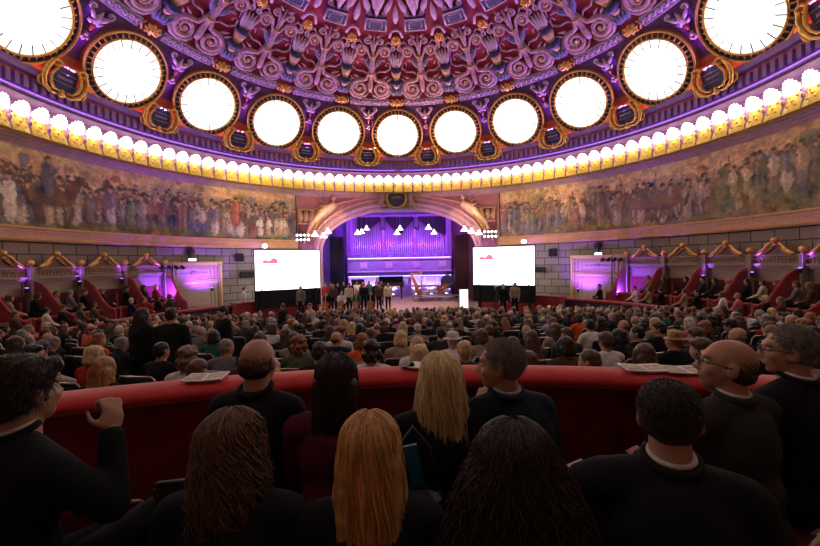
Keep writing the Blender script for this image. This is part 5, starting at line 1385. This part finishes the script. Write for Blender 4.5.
booklet(694,379,'second open programme on the red rail before the man with glasses',-.15,.24,.17)
p=at_depth(414,480,1.40)
root=empty('handbag',(p.x,p.y,BZ)); z0=p.z-BZ-.18
mb=MB(); mb.box((0,0,z0+.02),(.20,.09,.26),0,bev=.03); mb.build('body',M_['black'],root)
mb=MB(); mb.tube([(-.08,0,z0+.13),(-.06,0,z0+.30),(.0,.04,z0+.36),(.06,0,z0+.30),(.08,0,z0+.13)],.008,0,6); mb.build('strap',M_['black'],root)
tag(root,'black handbag hung on the chair between golden-haired and blonde women','handbag')
q=at_depth(414,466,1.40); mb=MB(); mb.box((0,0,0),(.05,.012,.16),0,Matrix.Rotation(-.18,3,'Y')); o=mb.build('folder',mat('folder_blue',(.02,.22,.42),.4)); o.location=(q.x,q.y,q.z)
tag(o,'bright blue folder standing in the black handbag','folder')
p=at_depth(583,474,1.30); root=empty('programme_booklet',p,.5); mb=MB(); mb.box((0,0,0),(.11,.10,.008),0,Matrix.Rotation(.3,3,'X')); mb.build('pages',mat('print_peach',(.55,.36,.25),.6,var=.4,vscale=25),root); tag(root,'programme held on the lap of the broad man','booklet')
# ------------------------------------------------------------------ crowd kit
POSES=[dict(),dict(hyaw=.7,lean=.05),dict(hyaw=-.7,lean=.05),dict(lean=.16,hpitch=.35,hyaw=.1),dict(lean=.02,hyaw=.2,rh=(.06,.20,.93),rpole=Vector((.5,.2,-.9))),dict(hyaw=-2.2,twist=-.5,lean=0)]
KIT=[]
DUM=[SKIN[0]]
for i,ps in enumerate(POSES):
    J=skeleton(**ps)
    b=bodymesh(J,.019,False,coarse=True); t=topmesh(J,.026,False,mats=[BLK]); tr=trousermesh(J,.03,[BLK]); sh=shoes(J,[SHOE])
    KIT.append((J,b,t,tr,sh))
KITB=[]
for i,ps in enumerate(POSES[:5]):
    J=skeleton(legs={'knL':(-.12,.32,.47),'anL':(-.12,.20,.09),'knR':(.12,.32,.47),'anR':(.12,.20,.09)},**ps)
    KITB.append((J,bodymesh(J,.019,False,coarse=True),topmesh(J,.026,False,mats=[BLK]),trousermesh(J,.03,[BLK]),shoes(J,[SHOE])))
JS=skeleton(stand=True,lh=(-.20,.10,.80),rh=(.22,.08,.80)); STK=(JS,bodymesh(JS,.019,coarse=True),topmesh(JS,.026,mats=[BLK]),trousermesh(JS,.03,[BLK]),shoes(JS,[SHOE]))
HK={}
for st in ('short','full','ring','bob','long','bun','curly','hat'):
    HK[st]=noisy(voxel(hairprims(st,st in('bob','long','curly')),.013,2,'hair',[HAIR['black']]),.006,30,2)
NP=0
def setm(o,m):
    o.material_slots[0].link='OBJECT'; o.material_slots[0].material=m
def crowd(loc,rz,pose,top,hair,hcol,skin=0,bottom='black',lab=None,group=None,scale=.98,kit=None):
    global NP
    NP+=1
    J,b,t,tr,sh=kit or KIT[pose]
    root=link('person',b); setm(root,SKIN[skin]); root.location=loc; root.rotation_euler=(0,0,rz); root.scale=(scale,)*3
    o=link('top',t,root); setm(o,CL[top]); o=link('trousers',tr,root); setm(o,CL[bottom]); link('shoes',sh,root)
    if hair:
        o=link('hair',HK[hair],root); setm(o,HAIR[hcol]); o.matrix_local=Matrix.Translation(J['head'])@J['H'].to_4x4()
    tag(root,lab,'person',group); return root
# theatre chair of the stalls
def tchair():
    root=empty('theatre_chair')
    mb=MB(); mb.box((0,.0,.31),(.44,.44,.09),0,bev=.03); mb.build('seat',M_['velvet_dark'],root)
    mb=MB(); mb.box((0,-.30,.68),(.45,.06,.50),0,Matrix.Rotation(.12,3,'X'),bev=.03); mb.build('backrest',M_['blackcloth'],root)
    mb=MB(); fr=[(-.235,-.24,.36),(-.24,-.325,.90),(-.20,-.335,.945),(.20,-.335,.945),(.24,-.325,.90),(.235,-.24,.36)]; mb.tube(fr,.012,0,5); mb.build('frame',M_['chrome'],root)
    mb=MB()
    for x in (-.22,.22):
        for y in (-.2,.2): mb.tube([(x,y,0),(x,y,.38)],.014,0,5)
    mb.build('legs',M_['black'],root)
    return root
TC=None; NCH=0
def stchair(loc,rz,lab,group):
    global TC,NCH
    o=tchair() if TC is None else copy_tree(TC); TC=TC or o; NCH+=1
    o.location=loc; o.rotation_euler=(0,0,rz); tag(o,lab,'chair',group); return o
HN={'short':'short','full':'thick','ring':'thinning','bob':'bobbed','long':'long','bun':'tied-up','curly':'curly','hat':'hat-covered'}
# --- near stalls audience matched one by one: pixel of the head centre, head width, top, hair, pose
def head_ground(x,y,hh=1.17):
    """floor point of a seated person whose head centre shows at x,y over the raked stalls floor"""
    d=ray(x,y); lo,hi=2.6,24.0
    f=lambda t:(CAMP+d*t).z-hh-FZ((CAMP+d*t).y)
    if f(lo)<0: return None
    for _ in range(50):
        m=(lo+hi)/2
        if f(m)>0: lo=m
        else: hi=m
    p=CAMP+d*lo; return Vector((p.x,p.y,FZ(p.y)))
NEAR=[ # x,y,top,hair,hcol,pose,yaw offset
(42,348,'cream','full','dark brown',5,0,'turned round, dark hair and moustache, cream sweater with black strap'),(18,354,'black','full','black',2,0,''),
(88,331,'orange','full','red',2,0,''),(96,339,'orange','long','red',2,.2,''),(90,355,'red','bob','blonde',2,0,''),(113,324,'cream','long','black',2,0,'in a cream dress with black hair'),
(108,352,'black','short','black',0,0,''),(138,368,'black','long','golden',0,0,''),(133,381,'brown','short','brown',0,0,''),(160,384,'beige','bob','blonde',0,0,''),(172,384,'brown','bob','light brown',0,0,''),
(185,359,'white','curly','light brown',0,.1,'with curly light brown hair in a white blouse'),(224,347,'grey','short','grey',2,-.2,'man with glasses and grey patterned shirt'),(206,338,'green','bob','dark brown',1,0,''),
(150,318,'black','short','brown',2,0,''),(158,322,'black','ring','dark brown',1,0,''),(187,325,'beige','short','white',0,0,''),(199,331,'grey','ring','grey',2,0,''),(240,355,'beige','long','brown',1,0,''),(252,341,'green','bob','brown',0,0,'in a green top'),
(236,366,'black','full','dark brown',0,0,''),(298,345,'olive','curly','red',0,0,'with curly auburn hair and olive pattern top'),(316,340,'navy','ring','brown',2,0,''),(333,336,'white','full','brown',2,0,''),
(362,341,'orange','bob','red',0,0,'with red hair and orange top'),(371,352,'white','curly','dark brown',0,0,'with dark curls and black and white top'),(384,355,'pink','bob','blonde',0,0,'blonde in a pink top'),(384,340,'beige','bob','blonde',0,0,''),
(400,355,'charcoal','short','blonde',0,0,''),(419,346,'white','long','blonde',0,0,'with pale blonde hair and white blouse'),(413,355,'white','hat','white',0,0,''),(441,333,'charcoal','short','dark brown',0,0,''),
(453,348,'white','bob','dark brown',0,0,''),(490,331,'grey','short','brown',1,0,''),(528,331,'black','ring','grey',0,0,'with bald crown, seen above the rail'),(508,331,'black','curly','brown',0,0,''),
(527,347,'brown','bob','dark brown',0,0,''),(551,343,'brown','long','brown',0,0,''),(552,331,'beige','long','brown',0,0,''),(569,334,'charcoal','short','brown',0,0,'in a charcoal suit with short brown hair'),
(591,325,'white','full','dark brown',2,0,'in a white shirt with dark hair'),(599,339,'white','full','brown',0,0,'in a white shirt directly beyond the rail'),(597,363,'beige','short','brown',1,0,''),(607,366,'brown','short','brown',0,0,''),
(624,356,'brown','bob','brown',0,0,''),(626,325,'blue','ring','brown',1,0,''),(637,320,'black','ring','grey',0,0,'with shining bald head in black'),(650,322,'beige','bob','blonde',0,0,''),(648,327,'black','full','dark brown',1,0,''),
(660,316,'black','full','grey',0,0,''),(669,323,'pink','bob','white',0,0,''),(678,340,'black','hat','golden',1,0,'with a tan cap, leaning forward'),(662,336,'black','short','black',1,0,''),(700,336,'charcoal','full','brown',1,0,''),
(706,349,'black','full','brown',1,0,''),(716,356,'black','bob','black',0,0,''),(733,335,'black','ring','grey',1,0,''),(752,341,'black','full','dark brown',0,0,''),(765,338,'brown','full','brown',0,0,''),(808,355,'beige','short','white',1,0,'white-haired in beige behind the right edge men'),
(470,343,'beige','bob','brown',0,0,''),(456,324,'black','bun','brown',0,0,''),(345,352,'black','bob','brown',0,0,''),(272,338,'charcoal','long','brown',1,0,''),(612,323,'black','bob','dark brown',1,0,''),(580,318,'orange','bob','dark brown',0,0,'in bright orange'),(268,327,'black','short','dark brown',0,0,''),
]
occ=[]
def clash(p,r=.40):
    return any((p.x-q.x)**2+((p.y-q.y)*.62)**2<r*r for q in occ)
rr=random.Random(21); NL_=[]
for (x,y,d) in ((170,330,5.6),(139,331,5.8),(226,321,7.6),(284,300,15.5),(311,304,14.5)):
    p=at_depth(x,y,d); occ.append(Vector((p.x,p.y,0)))
for (x,y,top,hr,hc,ps,yo,ds) in sorted(NEAR,key=lambda t:t[7]==''):
    g=head_ground(x,y)
    if g is None: print('nearskip',x,y); continue
    if g.y<-9.45: g.y=-9.45; g.z=FZ(g.y)
    best=None
    for rad_ in (.56,.50,.44):
        if best: break
        for iy in range(-6,20):
            for ix in range(-6,7):
                q=Vector((g.x+ix*.12,g.y+iy*.12,0)); c=abs(ix)*1.6+abs(iy)
                if q.y<-9.5 or (best and c>=best[0]): continue
                if not clash(q,rad_): best=(c,q)
    if best: g=best[1]
    g.z=FZ(g.y)
    occ.append(g)
    rz=math.atan2(g.x,12-g.y); 
    o=crowd(g,rz+(-.5 if ps==5 else rr.uniform(-.15,.15)),ps,top,hr,hc,rr.randrange(2),'black')
    NL_.append((o,x,y,ds or f'{hc} {HN[hr]}-haired person in {top}'))
REGS=[(-99,70,'beyond the far-left man'),(70,205,'beyond the bare rail at left'),(205,300,'beyond the balding man at the rail'),(300,375,'beyond the plum-sweatered woman'),(375,468,'beyond the pale blonde woman'),(468,545,'beyond the grey-haired man in navy'),(545,640,'beyond the bare rail at right'),(640,700,'beyond the broad man'),(700,760,'beyond the man with glasses'),(760,999,'beyond the right edge man')]
def region(x):
    for a,b,t in REGS:
        if a<=x<b: return t
    return REGS[-1][2]
def pix(p):
    d=Vector(p)-CAMP; z=d.dot(fw)
    return (410+F*d.dot(rt2)/z, 273-F*d.dot(up2)/z, z) if z>.3 else (-999,-999,z)
groups_={}
for o,x,y,ds in NL_: groups_.setdefault((ds,region(x)),[]).append((x,o))
for (ds,rg),L in groups_.items():
    L.sort(key=lambda t:t[0])
    for n,(x,o) in enumerate(L):
        base=f'{ds} {rg}' if '-haired' in ds or ds.startswith('man') else f'person {ds} {rg}'
        if len(L)>1: base+=f', {ordw(n+1)} from left'
        tag(o,base,None,'audience just beyond the rail')
# ------------------------------------------------------------------ standing people in the stalls and beside the stage
def standing(x,y,hh,d,face,top,hair,hc,lab,bottom='black',floor=None):
    p=at_depth(x,y,d); z=FZ(p.y) if floor is None else floor
    g=Vector((p.x,p.y,z)); occ.append(g)
    return crowd(g,face,0,top,hair,hc,0,bottom,lab,'people standing in the hall',1.0,STK)
def solve_stand(x,y,z=None):
    d=ray(x,y); lo,hi=2.5,26
    f=lambda t:(CAMP+d*t).z-1.62-(FZ((CAMP+d*t).y) if z is None else z)
    for _ in range(50):
        m=(lo+hi)/2
        if f(m)>0: lo=m
        else: hi=m
    return lo
standing(170,330,0,5.6,.05,'black','short','dark brown','man in black standing with his back to us in the left stalls')
standing(139,331,0,5.8,-.4,'black','long','dark brown','woman with long dark hair in black standing in the left stalls')
standing(226,321,0,7.6,2.4,'black','full','black','dark-haired person in black t-shirt standing and facing back in the left stalls')
standing(284,300,0,15.5,1.2,'black','short','dark brown','person in black standing in front of the red parapet under the left screen')
standing(311,304,0,14.5,2.5,'cream','bun','brown','person in a cream dress standing near the stage front, left')
standing(243,287,0,20.6,-1.2,'white','short','dark brown','man in a white shirt standing at the wall left of the left screen',floor=ZC-2.9)
standing(301,290,0,20.8,2.9,'grey','short','grey','grey-shirted man standing under the right end of the left screen',floor=ZC-2.9)
standing(515,291,0,20.5,2.8,'beige','long','brown','long-haired woman in beige standing under the right screen',floor=ZC-2.9)
standing(503,292,0,19.6,3.0,'black','short','black','person in black standing at the camera tripod under the right screen',floor=ZC-2.9)
p=at_depth(497,296,19.2); root=empty('camera_tripod',(p.x,p.y,ZC-2.9))
mb=MB(); mb.box((0,0,1.5),(.18,.34,.2),0,bev=.02); mb.build('camera_body',M_['black'],root)
for q in range(3):
    a=2*PI*q/3; mb=MB(); mb.tube([(0,0,1.4),(.4*math.cos(a),.4*math.sin(a),0)],.02,0,5); mb.build('leg',M_['black'],root)
tag(root,'video camera on a tripod under the right screen','camera')
# ------------------------------------------------------------------ people in the boxes
BOXP=[(4,308,'black','full','brown',1),(11,301,'charcoal','short','grey',1),(19,307,'olive','bob','brown',1),(27,305,'olive','long','dark brown',1),(50.5,309,'white','short','black',2),(64,297,'beige','bob','brown',0),(76,312,'brown','short','brown',1),(90,295,'black','bob','dark brown',3),(92,306,'grey','short','brown',1),(100,308,'grey','short','grey',2),(110,300,'navy','short','white',2),(109,293,'black','full','brown',0),
(133,292.5,'navy','short','grey',2),(145,288.5,'black','full','black',1),(153,296,'brown','bob','brown',2),(161,301,'red','short','brown',0),(183.5,300.5,'black','bob','dark brown',1),(192.5,300.5,'black','long','black',0),(216,299,'red','bob','blonde',0),
(572,293,'beige','bob','brown',1),(587.5,291.5,'white','short','dark brown',1),(601,292.5,'black','full','dark brown',2),(625,284,'black','full','brown',1),(639,282.6,'charcoal','bob','dark brown',1),(629,290,'brown','long','dark brown',1),(625,297,'white','bob','brown',0),(642,288,'beige','short','brown',1),(652,296,'black','long','black',1),(668,279,'charcoal','short','black',1),(676,280,'beige','ring','brown',1),(684,283.5,'cream','bob','brown',1),(670,290,'beige','short','brown',2),(659,291,'black','long','black',1),(690,297,'pink','short','grey',1),(698,292,'black','short','black',1),
(701,284,'grey','bob','brown',1),(722,279,'white','short','dark brown',1),(732,280,'black','short','dark brown',2),(754,283,'brown','bob','light brown',3),(710,294.5,'charcoal','full','grey',1),(721,298,'black','bob','blonde',1),(728.5,296,'navy','bob','red',1),(740,298,'brown','long','light brown',1),(770,299,'black','short','grey',1),(782,298,'black','short','black',1),(789,293,'navy','short','dark brown',3),(809,274,'charcoal','full','black',1),(813,281,'grey','bob','brown',1),(809,290,'navy','short','grey',1)]
bocc=[]
cnt={'left':0,'right':0}; BP=[]
PDEG=[60.62]+[68.4+7.75*k for k in range(6)]
for (x,y,top,hr,hc,ps) in sorted(BOXP):
    d=ray(x,y); Q=[]
    for hh_,rc in ((BFH,12.13),(BF2,13.12)):
        p=CAMP+d*((hh_+1.16)/d.z); R=math.hypot(p.x,p.y); Q.append((abs(R-rc),p,rc,hh_))
    Q.sort(key=lambda t:t[0]); _,p,Rc,hh_=Q[0]; th=theta(p)
    if abs(th)<61: Rc,hh_=12.13,BFH
    # keep clear of partitions
    for q in PDEG:
        if abs(abs(th)-q)<1.5: th=math.copysign(q+(1.6 if abs(th)>=q else -1.6),th)
    best=None
    for rc2,h2 in ((12.13,BFH),(13.12,BF2)):
        if abs(th)<61 and h2==BF2: continue
        for dth in [k*.35*sg for k in range(22) for sg in (1,-1)]:
            g=P(rc2,th+dth,h2)
            if not 51.5<abs(th+dth)<112 or min(abs(abs(th+dth)-q) for q in PDEG)<1.33: continue
            if all((g-b).length>.50 for b in bocc):
                c=(0 if h2==hh_ else 2.2)+abs(dth)
                if best is None or c<best[0]: best=(c,g)
    if best is None: print('box skip',x,y); continue
    g=best[1]; bocc.append(g)
    rz=math.atan2(g.x,14-g.y)
    o=crowd(g,rz,ps if ps not in(1,2) else (1 if (x>400)==(ps==1) else 2),top,hr,hc,rr.randrange(2),'black',None,'people in the side boxes',.98,KITB[(ps if ps not in(1,2) else (1 if (x>400)==(ps==1) else 2))])
    BP.append((o,g,top,hr,hc))
BXN=['nearest the panelled door','second from the door','third from the door','fourth from the door','fifth from the door','sixth from the door','seventh from the door']
seen={}
for o,g,top,hr,hc in BP:
    th=theta(g); sd='left' if th<0 else 'right'; b=sum(1 for q in PDEG if abs(th)>q)
    row='front' if math.hypot(g.x,g.y)<12.6 else 'back'
    seen.setdefault((sd,b,row,top,hr,hc),[]).append((abs(th),o))
for (sd,b,row,top,hr,hc),L in seen.items():
    L.sort(key=lambda t:t[0])
    for n,(a,o) in enumerate(L):
        lab=f'{hc} {HN[hr]}-haired person in {top}, {row} of the {sd} box {BXN[b]}' if b else f'{hc} {HN[hr]}-haired person in {top}, {row} seats before the {sd} panelled door'
        if len(L)>1: lab+=f', {ordw(n+1)}'
        o['label']=lab
s0=boxseat(); first=True; cc={}
for o,g,*_ in sorted(BP,key=lambda t:abs(theta(t[1]))):
    c=s0 if first else copy_tree(s0); first=False
    c.location=g; c.rotation_euler=o.rotation_euler
    th=theta(g); sd='left' if th<0 else 'right'; b=sum(1 for q in PDEG if abs(th)>q); row='front' if math.hypot(g.x,g.y)<12.6 else 'back'
    k=cc[(sd,b,row)]=cc.get((sd,b,row),0)+1
    tag(c,f'red velvet chair, {ordw(k)} in the {row} of the {sd} box {BXN[b]}' if b else f'red velvet chair, {ordw(k)} of the {row} seats before the {sd} panelled door','chair','red chairs in the side boxes')
# ------------------------------------------------------------------ musicians at the left of the stage
cn=0; SZ=ZC+SH
cel0=None
mus=[]
for r_,(d,yh,xs_) in enumerate(((21.6,299,(327,342,357,371)),(22.6,295,(334,349,364,379,388)),(24.0,291,(326,338,350,363,376)),(25.2,289.5,(331,344,357,369,381)))):
    for k,x in enumerate(xs_):
        p=at_depth(x,yh,d)
        top=['black','red','black','white','black','brown','green','black','cream'][(r_*5+k*3)%9]; hc=['dark brown','brown','golden','black','light brown'][(r_*2+k)%5]; hr=['long','short','bob','full','bun'][(r_+k)%5]
        if r_==0:
            g=Vector((p.x,p.y,SZ)); o=crowd(g,PI+.15-.05*k,0,top,hr,hc,0,'black',f'seated cellist with {hc} {HN[hr]} hair in {top}, {ordw(k+1)} from the left on stage','musicians on the stage')
            c=cellomesh(1,'cello','') if cel0 is None else copy_tree(cel0); cel0=cel0 or c
            c.location=g+Vector((0,-.58,0)); c.rotation_euler=(-.22,0,.0); tag(c,f'orange-brown cello held by the {ordw(k+1)} cellist from the left','cello','cellos on the stage')
            s=boxseat() if False else copy_tree(s0); s.location=g; s.rotation_euler=(0,0,PI); tag(s,f'red chair of the {ordw(k+1)} cellist from the left on stage','chair','chairs on the stage')
        else:
            g=Vector((p.x,p.y,SZ)); o=crowd(g,PI+.1*(k-2),0,top,hr,hc,0,'black',f'standing musician, {hc} {HN[hr]} hair, {top} top, row {["","one","two","three"][r_]} behind cellists, {ordw(k+1)} from left','musicians on the stage',.96,STK)
# ------------------------------------------------------------------ the remaining stalls rows
USED=NP+11
print('used persons',USED)
HC=['dark brown']*6+['brown']*6+['black']*5+['light brown']*3+['blonde']*3+['golden']*2+['grey']*4+['white']*2+['red']
TP=['black']*15+['charcoal']*5+['navy']*5+['grey']*3+['brown']*3+['beige']*2+['white']*3+['cream','olive','blue','light blue','plum','green','red','pink','brown','navy']
HS=['short']*6+['full']*3+['ring']*2+['bob']*5+['long']*5+['bun']*2+['curly']*2
rows=[]
for j in range(20):
    y0=-9.45+.90*j; L=[]
    off=.28*(j%2)
    for i in range(-20,21):
        x=i*.61+off; y=y0+.018*x*x*.35
        if math.hypot(x,y)>11.05 or y>8.05: continue
        if j>15 and abs(x)>8.4: continue
        if y>6.6 and abs(x)>3.9: continue
        px,py,z=pix((x,y,FZ(y)+1.15))
        if px<-25 or px>845: continue
        L.append((x,y,px,py,z))
    rows.append(L)
far=[]; seats=[]
BUD=300-USED
for j,L in enumerate(rows):
    n=0
    for (x,y,px,py,z) in L:
        g=Vector((x,y,FZ(y)))
        if clash(g,.55): continue
        if rr.random()<.06: continue
        n+=1
        hc=rr.choice(HC); hr=rr.choice(HS); tp=rr.choice(TP)
        if hr=='ring' and hc in('blonde','golden','red'): hc='grey'
        if hr in('long','bun') and hc in('grey','white'): hc='brown'
        rz=math.atan2(x,12-y)+rr.uniform(-.2,.2); ps=rr.choice([0,0,0,0,1,2,3,4,0,0,3])
        g.x+=rr.uniform(-.05,.05); g.y+=rr.uniform(-.07,.07)
        if BUD>0:
            BUD-=1
            o=crowd(g,rz,ps,tp,hr,hc,rr.randrange(3),'black',f'{hc} {HN[hr]}-haired person in {tp}, {ordw(j+1)} row from the rail, {ordw(n)} from the left','audience rows in the stalls',rr.uniform(.94,1.0))
            seats.append((g,rz,f'black-backed stalls chair, {ordw(j+1)} row from the rail, {ordw(n)} from the left'))
        else: far.append((g,rz,tp,hr,hc,rr.randrange(3)))
for (g,rz,lab) in seats: stchair(g,rz,lab,'stalls chairs')
kc={}
for o,x,y,ds in sorted(NL_,key=lambda t:t[1]):
    kc[region(x)]=kc.get(region(x),0)+1
    stchair(o.location.copy(),math.atan2(o.location.x,12-o.location.y),f'black-backed stalls chair {region(x)}, {ordw(kc[region(x)])} from the left','stalls chairs')
print('individual',NP+11,'far',len(far))
# far rows nobody could count one by one: one object
mb=MB(); mats=[]; idx={}
def mi(m):
    if m.name not in idx: idx[m.name]=len(mats); mats.append(m)
    return idx[m.name]
for (g,rz,tp,hr,hc,sk) in far:
    M=Matrix.Rotation(rz,3,'Z'); q=lambda x,y,z: g+M@Vector((x,y,z))
    hy=rr.uniform(-.9,.9); MH=M@Matrix.Rotation(hy,3,'Z'); s=mi(SKIN[sk]); c=mi(CL[tp]); h=mi(HAIR[hc]); b=mi(CL['black']); dz=rr.uniform(-.05,.05)
    mb.ell(q(0,.05,1.16+dz),(.070,.092,.115),s,MH,8,7); mb.cone(q(0,.03,.98),q(0,.04,1.08),.055,.05,s,6)
    hb=MH@Vector((0,-.022,.02)) if hr!='ring' else MH@Vector((0,-.04,-.03))
    rad={'short':(.08,.093,.10),'full':(.088,.10,.108),'ring':(.079,.07,.05),'bob':(.092,.10,.125),'long':(.09,.10,.13),'bun':(.082,.10,.10),'curly':(.10,.11,.115),'hat':(.09,.1,.1)}[hr]
    hb2=q(0,.05,1.17+dz)+hb+MH@Vector((0,-.018,.012)); mb.ell(hb2,rad,h,MH,8,6)
    if hr=='long': mb.cone(hb2+M@Vector((0,-.06,-.05)),hb2+M@Vector((0,-.08,-.25)),.08,.07,h,7)
    mb.ell(q(0,.02,.80),(.185,.135,.24),c,M,9,6); mb.cone(q(-.17,.02,.955),q(.17,.02,.955),.07,.07,c,7)
    for s_ in (-1,1): mb.cone(q(s_*.20,.02,.94),q(s_*.24,.06,.68),.06,.05,c,6); mb.cone(q(s_*.24,.06,.68),q(s_*.10,.32,.60),.05,.04,c,6); mb.cone(q(s_*.1,0,.5),q(s_*.13,.42,.5),.09,.065,b,6); mb.cone(q(s_*.13,.42,.5),q(s_*.13,.42,.05),.06,.05,b,6)
    mb.box(q(0,-.24,.62),(.46,.06,.62),b,M); mb.box(q(0,0,.38),(.46,.44,.1),b,M)
    for s_ in (-.2,.2): mb.box(q(s_,0,.17),(.04,.4,.34),b,M)
o=mb.build('audience_rows',mats); tag(o,'dense far rows of seated audience filling the stalls before the stage','audience',None,'stuff')
# ------------------------------------------------------------------ purple floodlights on the cornice ledge
M_['fl']=mat('flood_lens',(.3,.1,.6),.4,emit=(.4,.12,1),estr=2)
FL=[(-99,1),(-81,1),(-63,1),(-45,1),(-27,1),(-9,0),(9,0),(27,1),(45,1),(63,1),(81,1),(99,1)]
for n,(t,k) in enumerate(FL):
    p=P(12.72,t,7.14); root=empty('floodlight',p,-R_(t))
    mb=MB(); mb.box((0,0,0),(.26,.10,.12),0,bev=.02); mb.build('housing',M_['black'],root)
    mb=MB(); mb.box((0,-.02,.062),(.22,.06,.006),0); mb.build('lens',M_['fl'],root)
    i=int(abs(t)//18)+1
    tag(root,f'purple floodlight on the cornice ledge, {ordw(i)} to the {"left" if t<0 else "right"} of the stage axis','floodlight','floodlights on the cornice ledge')
    col=(.46,.14,1.0) if k else (.95,.36,.66)
    spot('dome_flood',P(12.55,t,7.1),P(7.2,t*1.0,11.6),620 if k else 470,col,76,.08,.9)
    if k==0: spot('dome_warm',P(12.5,t+3,7.1),P(9.0,t,10.7),300,(1,.55,.45),80,.08,.9)
